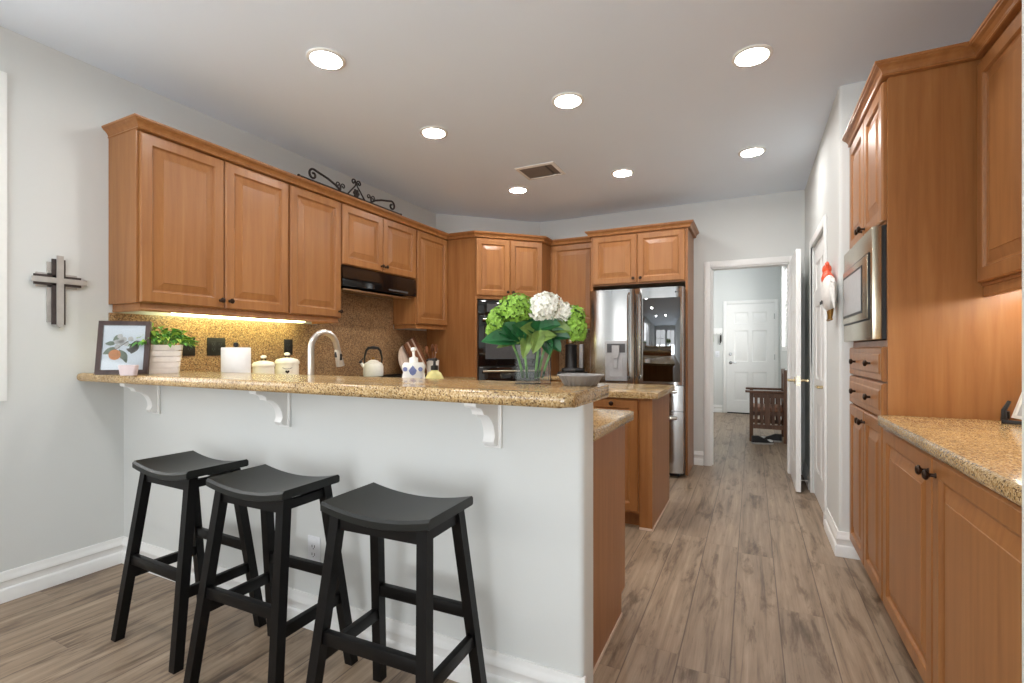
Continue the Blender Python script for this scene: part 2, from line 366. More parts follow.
# hall beyond the doorway
XH0, XH1, YF = -1.35, .47, 10.2
m = MB(); m.box(XH0 - .12, XH0, YB + .13, YF, 0, H); struct(m, 'wall_hall_left', M['wall'])
HW = (7.6, 9.45, 1.25, 2.62)
m = MB(); wallgrid(m, YB + .13, YF, 0, H, [HW], lambda a, b, c, d: m.box(XH1, XH1 + .12, a, b, c, d)); struct(m, 'wall_hall_right', M['wall'])
m = MB(); m.box(XH0 - .12, XH1 + .12, YF, YF + .12, 0, H); struct(m, 'wall_hall_far', M['wall'])
# half wall under the bar
m = MB(); m.prism(roundpoly([(XL, 1.515), (-.489, 1.515), (-.489, 1.645), (XL, 1.645)], [0, .024, .024, 0]), 0, 1.033); struct(m, 'wall_bar', M['wall'], 'white painted half wall under the granite bar', 'wall')

BASE = [(0, 0), (.020, 0), (.020, .055), (.017, .062), (.011, .066), (.011, .094), (.013, .097), (.017, .100), (.017, .110), (.010, .120), (.009, .130), (.006, .143), (0, .143)]
def baseboard(n, path, z=0):
    m = MB(); m.sweep(BASE, path, z); struct(m, 'baseboard_' + n, M['trim'])
baseboard('left', [(XL, YR), (XL, 1.515)][::1] if False else [(XL, -2.7), (XL, 1.514)])
baseboard('bar', [(XL + .001, 1.515), (-.489, 1.515), (-.489, 1.525)])
baseboard('right', [(XR, 3.875), (XR, 3.40), (.585, 3.40)][::1])
baseboard('pantry', [(XR, YB), (XR, 4.88)])
baseboard('back', [(-.545, YB), (-.455, YB)])
baseboard('near', [(.60, 1.262), (XR, 1.262), (XR, -2.7)])
baseboard('far', [(XH0, YF), (-.51, YF)])
baseboard('hall', [(XH1, YF), (XH1, YB + .14)])
def casing_y(n, x0, x1, y, z1, out, w=.062, t=.016):   # around an opening in a wall of constant y, proud towards out (-1 / +1)
    m = MB(); y0, y1 = sorted((y, y + out * t))
    m.box(x0 - w, x0, y0, y1, 0, z1 + w, .004); m.box(x1, x1 + w, y0, y1, 0, z1 + w, .004); m.box(x0, x1, y0, y1, z1, z1 + w, .004)
    return struct(m, 'trim_%d' % n, M['trim'])
casing_y(1, DW[0], DW[1], YB, 2.05, -1)
m = MB(); m.box(DW[0] - .001, DW[0] + .012, YB, YB + .13, 0, 2.05); m.box(DW[1] - .012, DW[1] + .001, YB, YB + .13, 0, 2.05); m.box(DW[0], DW[1], YB, YB + .13, 2.038, 2.052); m.box(DW[0] + .012, DW[0] + .022, YB + .05, YB + .09, 0, 2.04)
struct(m, 'trim_2', M['trim'])
m = MB(); t = .016
for a, b, c, d in ((PD[0] - .065, PD[0], 0, 2.12), (PD[1], PD[1] + .065, 0, 2.12), (PD[0], PD[1], 2.055, 2.12)): m.box(XR - t, XR, a, b, c, d, .004)
struct(m, 'trim_3', M['trim'])
casing_y(4, -.435, .375, YF, 2.075, -1, .06)

# doors
SIX = lambda w, h: [(x0 * w, x1 * w, z0 * h, z1 * h) for (z0, z1) in ((.11, .375), (.47, .755), (.82, .925)) for (x0, x1) in ((.155, .46), (.54, .845))]
DL = [(0, 0), (.006, .006), (.014, .009), (.024, .009), (.05, .003)]
def door(n, w, h, loc, rz, mat, both=False, th=.038):
    m = MB(); m.panelled(0, w, 0, h, 0, th / 2, SIX(w, h), DL)
    if both:
        m2 = MB(); m2.panelled(0, w, 0, h, 0, th / 2, [(w - b, w - a, c, d) for a, b, c, d in SIX(w, h)], DL); m2.move(Matrix.Translation((w, th, 0)) @ Matrix.Rotation(pi, 4, 'Z'))
        me = bpy.data.meshes.new('t'); m2.bm.to_mesh(me); m2.bm.free(); m.bm.from_mesh(me); bpy.data.meshes.remove(me)
    o = struct(m, 'door_%d' % n, mat); o.location = loc; o.rotation_euler = (0, 0, rz); return o
d1 = door(1, .805, 2.045, (-.432, YF - .02, .02), 0, M['trim'], th=.03)
d1['label'] = 'white six-panel entry door at the far end of the hall'; d1['category'] = 'door'
def knobset(parent, x, z, y=0, lever=True, mat='brass', name='door_handle', dirn=1, out=-1):
    m = MB(); m.lathe([(.03, 0), (.03, .006), (.012, .008), (.011, .05)], (x, y, z), 16, Matrix.Rotation(pi / 2 * (1 if out < 0 else -1), 4, 'X'))
    if lever: m.tube([(x, y + out * .048, z), (x + dirn * .03, y + out * .052, z), (x + dirn * .11, y + out * .05, z - .004)], [.011, .010, .008], 10)
    else: m.sphere((x, y + out * .058, z), .028, .02, .028)
    return m.build(name, M[mat], parent)
knobset(d1, .065, .94, mat='steel', lever=True)
m = MB(); m.lathe([(.03, 0), (.03, .012), (.022, .02)], (.065, 0, 1.1), 16, Matrix.Rotation(pi / 2, 4, 'X')); m.build('deadbolt', M['steel'], d1)
m = MB(); m.box(.01, .80, -.03, .0, -.018, .0); m.build('threshold', M['bplastic'], d1)
for z in (.25, 1.05, 1.8):
    m = MB(); m.lathe([(.007, -.05), (.007, .05)], (.803, -.006, z), 8); m.build('hinge', M['steel'], d1)
# open door standing in the kitchen: hinge at the jamb, leaf towards the camera
OX, OY = .332, YB - .02
d2 = door(2, .695, 2.035, (OX, OY, .012), R(-90) - R(.2), M['trim'], True)
d2['label'] = 'open white six-panel door standing into the kitchen beside the hall opening'; d2['category'] = 'door'
knobset(d2, .63, .93, 0, True, 'brass', dirn=-1); knobset(d2, .63, .93, .038, True, 'brass', dirn=-1, out=1)
m = MB(); m.box(.694, .697, .004, .034, .89, .97); m.build('latch_plate', M['steel_w'], d2)
d3 = door(3, PD[1] - PD[0] - .006, 2.045, (XR + .012, PD[1] - .003, .008), R(-90), M['trim'])
d3['label'] = 'closed white panelled pantry door behind the rooster'; d3['category'] = 'door'
knobset(d3, .745, .93, 0, True, 'brass', dirn=-1)
m = MB(); m.tube([(XR - .012, 4.95, .06), (XR - .085, 4.95, .06)], .004, 8); m.sphere((XR - .088, 4.95, .06), .008); tag(m.build('door_stop', M['white']), 'thin white spring door stop low behind the open door', 'door stop')

# windows
def window(n, horizontal, u0, u1, z0, z1, plane, out, mull=1, slats=0, rails=1, cas=.062):
    """plane: wall face coordinate on the room side; out: direction of the outside (+1/-1)"""
    def bx(m, a, b, c, d, e, f):    # a,b along wall; c,d depth outward from the face; e,f height
        p0, p1 = sorted((plane + out * c, plane + out * d))
        m.box(a, b, p0, p1, e, f) if horizontal else m.box(p0, p1, a, b, e, f)
    m = MB()
    for a, b, e, f in ((u0, u0 + .05, z0, z1), (u1 - .05, u1, z0, z1), (u0, u1, z0, z0 + .05), (u0, u1, z1 - .05, z1)): bx(m, a, b, .07, .12, e, f)
    for k in range(mull):
        c = u0 + (u1 - u0) * (k + 1) / (mull + 1); bx(m, c - .025, c + .025, .07, .12, z0, z1)
    for k in range(rails):
        c = z0 + (z1 - z0) * (k + 1) / (rails + 1); bx(m, u0, u1, .08, .11, c - .02, c + .02)
    w = struct(m, 'window_%d' % n, M['trim'])
    m = MB()
    for a, b, e, f in ((u0 - cas, u0, z0 - cas, z1 + cas), (u1, u1 + cas, z0 - cas, z1 + cas), (u0, u1, z1, z1 + cas), (u0, u1, z0 - cas, z0)): bx(m, a, b, -.014, -.0005, e, f)
    m.build('window_casing', M['trim'], w)
    if slats:
        m = MB(); nz = int((z1 - z0 - .1) / slats)
        for k in range(nz):
            z = z0 + .05 + slats * (k + .5)
            p0, p1 = plane + out * .035, plane + out * .065
            q = [(u0 + .02, p0, z - .004), (u1 - .02, p0, z - .004), (u1 - .02, p1, z + .004), (u0 + .02, p1, z + .004)]
            q = [p if horizontal else (p[1], p[0], p[2]) for p in q]
            m.hexa(q, [(p[0], p[1], p[2] + .004) for p in q])
        m.build('blind', M['slat'], w)
    return w
window(1, False, *WL, XL, -1, 1, .07)
window(2, True, *WB[0], YR, -1, 1, .085)
window(3, True, *WB[1], YR, -1, 1, 0, 0)
window(4, False, *HW, XH1, 1, 1, .07)

# ------------------------------------------------------------------ cabinets
RAISED = [(0, 0), (.004, .004), (.007, .010), (.011, .0118), (.016, .0125), (.056, .0025), (.0575, .0005)]
CROWN = [(0, 0), (.023, 0), (.027, .004), (.024, .010), (.027, .020), (.036, .032), (.048, .040), (.049, .044), (.054, .047), (.055, .057), (0, .057)]
RAIL = [(0, 0), (-.018, 0), (-.018, -.042), (0, -.042), (.003, -.034), (.001, -.028), (.001, -.010)]
def kknob(parent, x, z, y=-.02):
    m = MB(); m.lathe([(.009, 0), (.006, .004), (.0055, .014), (.009, .018), (.015, .022), (.016, .027), (.012, .032), (.004, .034)], (x, y, z), 14, Matrix.Rotation(pi / 2, 4, 'X'))
    return m.build('knob', M['bronze'], parent)
def front(parent, x0, x1, z0, z1, knobs=(), name='door', fr=.056, y=0):
    m = MB(); m.panelled(x0, x1, z0, z1, y - .02, y - .0005, [(x0 + fr, x1 - fr, z0 + fr, z1 - fr)] if name == 'door' else [(x0 + .03, x1 - .03, z0 + .03, z1 - .03)],
                         RAISED if name == 'door' else [(0, 0), (.004, -.003), (.008, -.004)], .007)
    o = m.build(name, M['maple'], parent, 10)
    for kx, kz in knobs: kknob(o, kx, kz, y - .02)
    return o
def carcass(parent, w, d, z0, z1, toe=True, mat='maple'):
    m = MB()
    if toe: m.box(0, w, 0, d, z0 + .1, z1); m.box(.0, w, .07, d, z0, z0 + .1)
    else: m.box(0, w, 0, d, z0, z1)
    return m.build('carcass', M[mat], parent, 25)
def crown(parent, path, z):
    m = MB(); m.sweep(CROWN, path, z); return m.build('crown_moulding', M['maple'], parent, 14)
def lrail(parent, path, z):
    m = MB(); m.sweep(RAIL, path, z); return m.build('light_rail', M['maple'], parent, 25)
UZ0, UZ1, CZ = 1.452, 2.375, 2.372
# run of wall cabinets on the left wall: carcass front x=-2.928, doors at -2.908; local x runs towards +Y
UD = -2.928 - XL - .003
def leftupper(label, y0, y1, doors, z0=UZ0, ends='', rail=True):
    t = thing('upper_cabinet', label, 'cabinet', (-2.928, y0, 0), R(90), 'maple wall cabinets over the bar side counter'); w = y1 - y0
    carcass(t, w, UD, z0, UZ1, False)
    for a, b, kn in doors: front(t, a - y0 + .003, b - y0 - .003, z0 + .004, UZ1 - .012, [(k - y0, z0 + .05) for k in kn])
    crown(t, ([(.022, UD), (.022, 0), (w, 0)] if 'L' in ends else [(0, 0), (w, 0)]), CZ)
    if rail:
        p = [(0.02, UD), (0.02, .006), (w, .006)] if 'L' in ends else [(0, .006), (w, .006)]
        if 'R' in ends: p = p[:-1] + [(w - .02, .006), (w - .02, UD)]
        if 'l' in ends: p = [(.02, UD), (.02, .006)] + p[1:]
        lrail(t, p, z0)
    return t
leftupper('maple wall cabinet at the wall end, with two tall raised-panel doors above the potted plant', 1.441, 2.383, [(1.45, 1.914, [1.885]), (1.914, 2.379, [1.944])], ends='L')
leftupper('narrow single-door maple wall cabinet next to the black hood', 2.384, 2.870, [(2.387, 2.866, [2.838])], ends='R')
leftupper('short two-door maple wall cabinet above the black range hood', 2.871, 3.826, [(2.876, 3.352, [3.325]), (3.352, 3.822, [3.38])], 1.882, rail=False)
leftupper('single-door maple wall cabinet between the hood and the oven tower', 3.827, 4.374, [(3.84, 4.366, [])], ends='l')
# under-cabinet strip
t = thing('strip_light', 'glowing white strip light under the first wall cabinets', 'light', (-3.08, 1.70, 0))
m = MB(); m.box(-.035, .035, 0, .95, 1.437, 1.4515); m.build('housing', M['white'], t)
m = MB(); m.box(-.028, .028, .01, .94, 1.408, 1.4365, .006); m.build('tube', M['tube'], t)
# range hood
t = thing('range_hood', 'black range hood under the short two-door cabinet', 'hood', (0, 2.873, 0)); w = .947
m = MB(); m.extr([(XL + .004, 1.88), (-2.925, 1.88), (-2.912, 1.87), (-2.908, 1.725), (-2.912, 1.712), (XL + .004, 1.70)], lambda p: (p[0], .003, p[1]), lambda p: (p[0], w - .003, p[1])); m.build('hood_body', M['bglass'], t)
m = MB(); m.box(-3.14, -2.95, .05, w - .05, 1.688, 1.6995); m.build('filter', M['steel_w'], t)
m = MB(); m.box(-2.9085, -2.905, .55, .82, 1.732, 1.746); m.build('control_strip', M['dgrey'], t)

# oven tower on the diagonal corner
TA, TBx = Vector((-2.58, 4.381)), Vector((-2.05, 4.911)); TW = (TBx - TA).length
t = thing('oven_tower', 'tall maple corner cabinet set diagonally around the black double oven', 'cabinet', (TA.x, TA.y, 0), R(45))
inv = Matrix.Rotation(R(-45), 4, 'Z') @ Matrix.Translation((-TA.x, -TA.y, 0))
poly = [(-2.58, 4.381), (-2.05, 4.911), (-2.05, 5.435), (-2.315, 5.415), (-3.180, 4.565), (-3.198, 4.55), (-3.198, 4.381)]
m = MB(); m.prism(poly, .1, .44); m.prism(poly, 1.735, UZ1); m.box(-3.198, -2.58, 4.381, 4.40, .44, 1.735); m.box(-2.069, -2.05, 4.911, 5.435, .44, 1.735)
m.move(inv); m.box(0, .022, 0, .02, .44, 1.735); m.box(TW - .022, TW, 0, .02, .44, 1.735); m.box(.05, TW - .05, .06, .3, 0, .1); m.build('carcass', M['maple'], t, 25)
for a, b, k in ((.004, TW / 2 - .002, TW / 2 - .03), (TW / 2 + .002, TW - .004, TW / 2 + .03)): front(t, a, b, 1.768, UZ1 - .012, [(k, 1.81)])
front(t, .004, TW - .004, .115, .425, [(TW * .3, .34), (TW * .7, .34)], 'drawer')
m = MB(); P2 = [inv @ Vector((x, y, 0)) for x, y in ((-3.198, 4.381), (-2.58, 4.381), (-2.05, 4.911), (-2.05, 5.13 - .03))]
m.sweep(CROWN, [(p.x, p.y) for p in P2], CZ); m.build('crown_moulding', M['maple'], t, 14)
ov = thing('double_oven', 'black glass double wall oven in the corner tower', 'oven', (TA.x, TA.y, 0), R(45))
m = MB(); m.box(.026, TW - .026, -.012, .42, .452, 1.722); m.build('oven_body', M['bplastic'], ov)
m = MB(); m.box(.028, TW - .028, -.022, -.0125, 1.565, 1.718, .003); m.build('control_panel', M['bglass'], ov)
m = MB(); m.box(.12, TW - .12, -.0235, -.0222, 1.60, 1.685); m.build('display', M['dgrey'], ov)
for z0, z1 in ((1.035, 1.555), (.46, 1.02)):
    m = MB(); m.box(.028, TW - .028, -.036, -.0125, z0, z1, .004); dr = m.build('oven_door', M['bglass'], ov)
    m = MB(); m.box(.10, TW - .10, -.0375, -.0362, z0 + .07, z1 - .12); m.build('oven_window', M['dgrey'] if z0 > 1 else M['bglass'], dr)
    m = MB(); m.tube([(.06, -.082, z1 - .04), (TW - .06, -.082, z1 - .04)], .011, 10)
    for x in (.09, TW - .09): m.tube([(x, -.0365, z1 - .04), (x, -.082, z1 - .04)], .008, 8)
    m.build('oven_handle', M['steel_w'], dr)

# cabinets on the back wall
t = thing('upper_cabinet', 'single-door maple wall cabinet in the corner between oven tower and refrigerator', 'cabinet', (-2.049, 5.135, 0)); w = .545
carcass(t, w, .302, 1.475, UZ1, False); front(t, .02, w - .004, 1.482, UZ1 - .012, [(w - .04, 1.53)]); crown(t, [(0, 0), (w, 0)], CZ); lrail(t, [(0, .006), (w, .006)], 1.475)
t = thing('base_cabinet', 'maple base cabinet under the coffee maker', 'cabinet', (-2.048, 4.86, 0)); carcass(t, w, .57, 0, .878); front(t, .004, w / 2 - .002, .115, .86, [(w / 2 - .03, .8)]); front(t, w / 2 + .002, w - .004, .115, .86, [(w / 2 + .03, .8)])
m = MB(); m.prism([(-2.046, 4.835), (-1.508, 4.835), (-1.508, 5.427), (-2.046, 5.427)], .8785, .918, .012); tag(m.build('worktop', M['granite']), 'small granite worktop by the refrigerator under the coffee maker', 'worktop')
# refrigerator surround
FX0, FX1, FY = -1.505, -.55, 4.93
t = thing('refrigerator_surround', 'maple cabinet and tall side panels built around the refrigerator', 'cabinet', (FX0, FY, 0)); w = FX1 - FX0
m = MB(); m.box(0, w, 0, .507, 1.86, UZ1); m.box(0, .02, 0, .507, 0, 1.86); m.box(w - .022, w, 0, .507, 0, 1.86); m.build('carcass', M['maple'], t, 25)
for a, b, k in ((.022, w / 2 - .003, w / 2 - .035), (w / 2 + .003, w - .024, w / 2 + .035)): front(t, a, b, 1.872, UZ1 - .012, [(k, 1.915)])
crown(t, [(0, .15), (0, 0), (w, 0), (w, .507)], CZ)
# refrigerator
fr = thing('refrigerator', 'stainless steel french-door refrigerator with black glass panel', 'refrigerator', (-1.47, 4.752, 0)); w = .90
m = MB(); m.box(.004, w - .004, .075, .66, .03, 1.785); m.box(.05, w - .05, .12, .6, 0.0, .03); m.build('fridge_body', M['dgrey'], fr)
def bulged(x0, x1, z0, z1, holes=(), bul=.016, th=.07):
    m = MB(); n = 12; f = []
    for i in range(n + 1):
        u = i / n; x = x0 + (x1 - x0) * u; e = min(u, 1 - u) * (x1 - x0)
        y = -bul * (1 - (2 * u - 1) ** 2) + (.012 * (1 - min(1, e / .015)) ** 2)
        f.append((x, y))
    pts = f + [(x1, th), (x0, th)]
    m.extr(pts, lambda p: (p[0], p[1], z0), lambda p: (p[0], p[1], z1)); return m
m = bulged(0.002, w / 2 - .003, .872, 1.792); dl = m.build('fridge_door', M['steel'], fr)
m = bulged(w / 2 + .003, w - .002, .872, 1.792); dr_ = m.build('fridge_door', M['steel'], fr)
# glass panel
m = MB(); m.box(.535, .875, -.0215, -.0125, .902, 1.692, .003); gp = m.build('glass_panel', M['mglass'], dr_); gp['label'] = 'tall black glass panel'
m = MB()
c, z = .846, 1.742
m.lathe([(.0075, 0), (.0075, .0016), (.006, .0016)], (c - .012, -.0088, z), 14, Matrix.Rotation(pi / 2, 4, 'X'))
m.box(c + .002, c + .0045, -.0098, -.0075, z - .0065, z + .0065); m.box(c + .0045, c + .009, -.0098, -.0075, z - .0065, z - .004)
for q in ((.012, .0145, -.0065, .0065), (.0145, .0205, .004, .0065), (.0145, .0205, -.0065, -.004), (.018, .0205, -.004, .0005), (.016, .018, -.0015, .0005)): m.box(c + q[0], c + q[1], -.0098, -.0075, z + q[2], z + q[3])
m.build('logo', M['dgrey'], dr_)
for x, d_ in ((w / 2 - .048, dl), (w / 2 + .048, dr_)):
    m = MB(); m.tube([(x, -.012, .93), (x, -.045, .955), (x, -.05, 1.02), (x, -.05, 1.66), (x, -.045, 1.725), (x, -.012, 1.75)], .0115, 10); m.build('fridge_handle', M['steel'], d_)
# dispenser
m = MB(); m.box(.172, .385, -.03, -.008, .90, 1.29, .004); dp = m.build('dispenser', M['lgrey'], dl)
m = MB(); m.box(.19, .368, -.0335, -.0303, 1.175, 1.262); m.build('dispenser_recess', M['dgrey'], dp)
m = MB(); m.box(.215, .342, -.0335, -.0303, .94, 1.165); m.build('dispenser_cavity', M['lgrey'], dp)
m = MB(); m.extr([(.245, 1.245), (.315, 1.245), (.315, 1.17), (.30, 1.12), (.26, 1.12), (.245, 1.17)], lambda p: (p[0], -.034, p[1]), lambda p: (p[0], -.062, p[1])); m.build('dispenser_spout', M['lgrey'], dp, 0)
m = MB(); m.box(.262, .298, -.05, -.0337, 1.02, 1.115, .004); m.build('dispenser_paddle', M['lgrey'], dp)
for z0, z1 in ((.628, .866), (.05, .622)):
    m = bulged(.002, w - .002, z0, z1, bul=.01); dw = m.build('freezer_drawer', M['steel'], fr)
    m = MB(); z = z1 - .055; m.tube([(.06, -.055, z), (w - .05, -.055, z)], .014, 12)
    for x in (.075, w - .065): m.tube([(x, -.004, z), (x, -.055, z)], .011, 8)
    m.build('fridge_handle', M['nickel'], dw)

# peninsula and left run of base cabinets with their worktop
WT = .918
t = thing('base_cabinet', 'maple peninsula cabinet whose plain end panel shows behind the bar wall', 'cabinet', (-.530, 2.268, 0), R(180)); w = 2.03
m = MB(); m.box(.0, w, 0, .61, .1, .878); m.box(.0, w, .07, .61, 0, .1); m.build('carcass', M['maple'], t, 25)
m = MB(); m.box(-.005, -.0006, .07, .60, .0, .014); m.build('shoe_moulding', M['birch'], t)
for k in range(4): front(t, .01 + k * .5, .5 + k * .5, .115, .865, [(.04 + k * .5 if k % 2 else .47 + k * .5, .8)])
t = thing('base_cabinet', 'maple base cabinet run along the wall below the cooktop', 'cabinet', (-2.60, 2.262, 0), R(90)); w = 2.11
carcass(t, w, .60, 0, .878)
for k in range(4): front(t, .01 + k * .525, .52 + k * .525, .115, .865, [(.04 + k * .525 if k % 2 else .48 + k * .525, .8)])
m = MB(); m.prism(roundpoly([(-3.201, 1.648), (-.489, 1.648), (-.489, 2.285), (-2.572, 2.28), (-2.572, 4.378), (-3.201, 4.378)], [0, 0, .02, 0, 0, 0]), .8785, WT, .014)
tag(m.build('worktop', M['granite']), 'L-shaped granite worktop behind the bar and along the cooktop wall', 'worktop')
m = MB()
m.box(XL + .0008, XL + .012, 1.655, 4.378, .9185, 1.407); m.box(XL + .0008, XL + .012, 1.4415, 1.655, 1.0785, 1.407); m.box(XL + .0008, XL + .012, 2.888, 3.826, 1.407, 1.695)
tag(m.build('backsplash', M['splash']), 'brown speckled granite backsplash behind the cooktop', 'backsplash')
m = MB(); m.box(-2.047, -1.508, YB - .012, YB - .0008, .9185, 1.432); tag(m.build('backsplash', M['splash']), 'small granite backsplash behind the coffee maker', 'backsplash')
# bar top
m = MB(); m.prism(roundpoly([(XL + .002, 1.30), (-.455, 1.30), (-.455, 1.72), (XL + .0125, 1.72)], [0, .035, .02, 0], 6), 1.0345, 1.078, .017, 4)
tag(m.build('bar_counter', M['granite']), 'raised tan granite bar top with rounded edge along the half wall', 'bar top')
# corbels
def corbel():
    t = thing('corbel', 'x', 'bracket', group='white corbels under the bar top')
    pr = [(0, 0), (-.165, 0), (-.165, -.014)]
    for k in range(9):
        a = k / 8; pr.append((-.160 + .045 * sin(a * pi / 2), -.014 - .028 * (1 - cos(a * pi / 2)) - .006))
    for k in range(1, 10):
        a = k / 9 * pi / 2; pr.append((-.115 + .078 * sin(a), -.048 - .085 * (1 - cos(a))))
    pr += [(-.045, -.150), (-.040, -.160), (-.03, -.166), (0, -.166)]
    m = MB(); m.extr(pr, lambda p: (-.022, p[0], p[1]), lambda p: (.022, p[0], p[1])); m.build('scroll', M['trim'], t)
    m = MB(); m.box(-.034, .034, -.012, -.0005, -.176, 0, .003); m.build('back_plate', M['trim'], t)
    return t
c0 = corbel(); c0.location = (-2.872, 1.515, 1.034)
for x, lb in ((-2.872, 'white scroll corbel under the bar top at the wall end'), (-1.872, 'white scroll corbel under the bar below the paper towel'), (-.815, 'white scroll corbel under the bar nearest the vase')):
    c = c0 if x < -2.8 else copytree(c0); c.location = (x, 1.515, 1.034); c['label'] = lb

# island
IX0, IX1, IY0, IY1 = -1.75, -.592, 3.31, 4.05
t = thing('kitchen_island', 'maple kitchen island cabinet in the middle of the floor', 'island', (IX0, IY0, 0)); w = IX1 - IX0; d = IY1 - IY0
m = MB(); m.box(0, w - .085, 0, d, .1, .878); m.box(0, w - .085, .07, d, 0, .1); m.build('carcass', M['maple'], t, 25)
m = MB(); m.box(w - .085, w, 0, d, 0, .878); m.build('end_panel', M['maple'], t, 25)
m = MB(); m.box(w + .0006, w + .005, 0, d, 0, .014); m.box(w - .085, w + .005, -.005, -.0006, 0, .014); m.build('shoe_moulding', M['birch'], t)
for k in range(3):
    a = .004 + k * (w - .09) / 3; b = (k + 1) * (w - .09) / 3
    front(t, a, b, .115, .866, [((a + b) / 2 if k == 2 else b - .04, .838 if k == 2 else .8)])
m = MB(); m.prism(roundpoly([(IX0 - .03, 3.275), (-.552, 3.275), (-.552, 4.095), (IX0 - .03, 4.095)], .02), .8785, WT, .014)
tag(m.build('worktop', M['granite']), 'tan granite worktop of the kitchen island', 'worktop')

# niche cabinets on the camera's side: local x runs towards -Y, doors face -X
NX, NB = .525, 1.143
t = thing('tall_cabinet', 'tall maple cabinet around the built-in microwave with drawers and doors', 'cabinet', (NX, 3.397, 0), R(-90)); w = .797; d = NB - NX
m = MB(); m.box(0, w, 0, d, .1, 1.243); m.box(0, w, .07, d, 0, .1); m.box(0, w, 0, d, 1.752, UZ1); m.box(0, .02, 0, d, 1.243, 1.752); m.box(w - .02, w, 0, d, 1.243, 1.752); m.build('carcass', M['maple'], t, 25)
for a, b, k in ((.006, w / 2 - .002, w / 2 - .032), (w / 2 + .002, w - .012, w / 2 + .032)):
    front(t, a, b, 1.762, UZ1 - .012, [(k, 1.805)]); front(t, a, b, .105, .892, [(k, .838)])
front(t, .006, w - .012, 1.062, 1.214, [(w * .27, 1.138), (w * .73, 1.138)], 'drawer'); front(t, .006, w - .012, .902, 1.054, [(w * .27, .978), (w * .73, .978)], 'drawer')
crown(t, [(0, 0), (w, 0), (w, d - .335)], CZ)
mw = thing('microwave', 'stainless steel built-in microwave in the tall cabinet', 'microwave', (NX, 3.397, 0), R(-90))
m = MB(); m.box(.03, w - .03, -.014, .42, 1.248, 1.746); m.build('microwave_body', M['bplastic'], mw)
m = MB(); m.box(.028, w - .032, -.05, -.0145, 1.247, 1.745, .003); tr = m.build('microwave_trim', M['steel_w'], mw)
m = MB(); m.box(.06, w - .072, -.056, -.0505, 1.335, 1.64, .002); dd = m.build('microwave_door', M['bplastic'], mw)
m = MB(); m.box(.068, w - .08, -.060, -.0565, 1.343, 1.632, .002); m.build('door_frame', M['steel_w'], dd)
m = MB(); m.box(.10, w - .19, -.0625, -.0605, 1.375, 1.60); m.build('window_surround', M['bplastic'], dd)
m = MB(); m.box(.112, w - .202, -.0640, -.0626, 1.387, 1.588); m.build('microwave_window', M['lgrey'], dd)  # pale grey stands in for a reflection in the glass
t = thing('base_cabinet', 'two-door maple base cabinet under the granite counter in the niche', 'cabinet', (NX, 2.599, 0), R(-90)); w = 2.599 - 1.265
carcass(t, w, d, 0, .878); sp = 2.599 - 1.949
front(t, .006, sp - .002, .105, .866, [(sp - .035, .815)]); front(t, sp + .002, w - .01, .105, .866, [(sp + .035, .815)])
m = MB(); m.prism(roundpoly([(.485, 1.2635), (NB, 1.2635), (NB, 2.5985), (.485, 2.5985)], [0, 0, 0, .025]), .8785, .92, .016, 4); tag(m.build('worktop', M['granite']), 'tan granite worktop in the niche against the tall cabinet side', 'worktop')
t = thing('upper_cabinet', 'maple wall cabinet above the niche counter beside the tall cabinet', 'cabinet', (.83, 2.599, 0), R(-90)); du = NB - .83
carcass(t, w, du, 1.455, UZ1, False); front(t, .012, w / 2 - .002, 1.467, UZ1 - .03, [(w / 2 - .035, 1.51)]); front(t, w / 2 + .002, w - .006, 1.467, UZ1 - .03, [(w / 2 + .035, 1.51)])
crown(t, [(0, 0), (w, 0)], CZ); lrail(t, [(0, .006), (w, .006)], 1.455)
t = thing('strip_light', 'warm strip light under the niche wall cabinet', 'light', (.96, 2.54, 0))
m = MB(); m.box(-.03, .03, -.9, 0, 1.44, 1.4545); m.build('housing', M['white'], t)
m = MB(); m.box(-.024, .024, -.89, -.01, 1.418, 1.4395, .005); m.build('tube', M['tube2'], t)

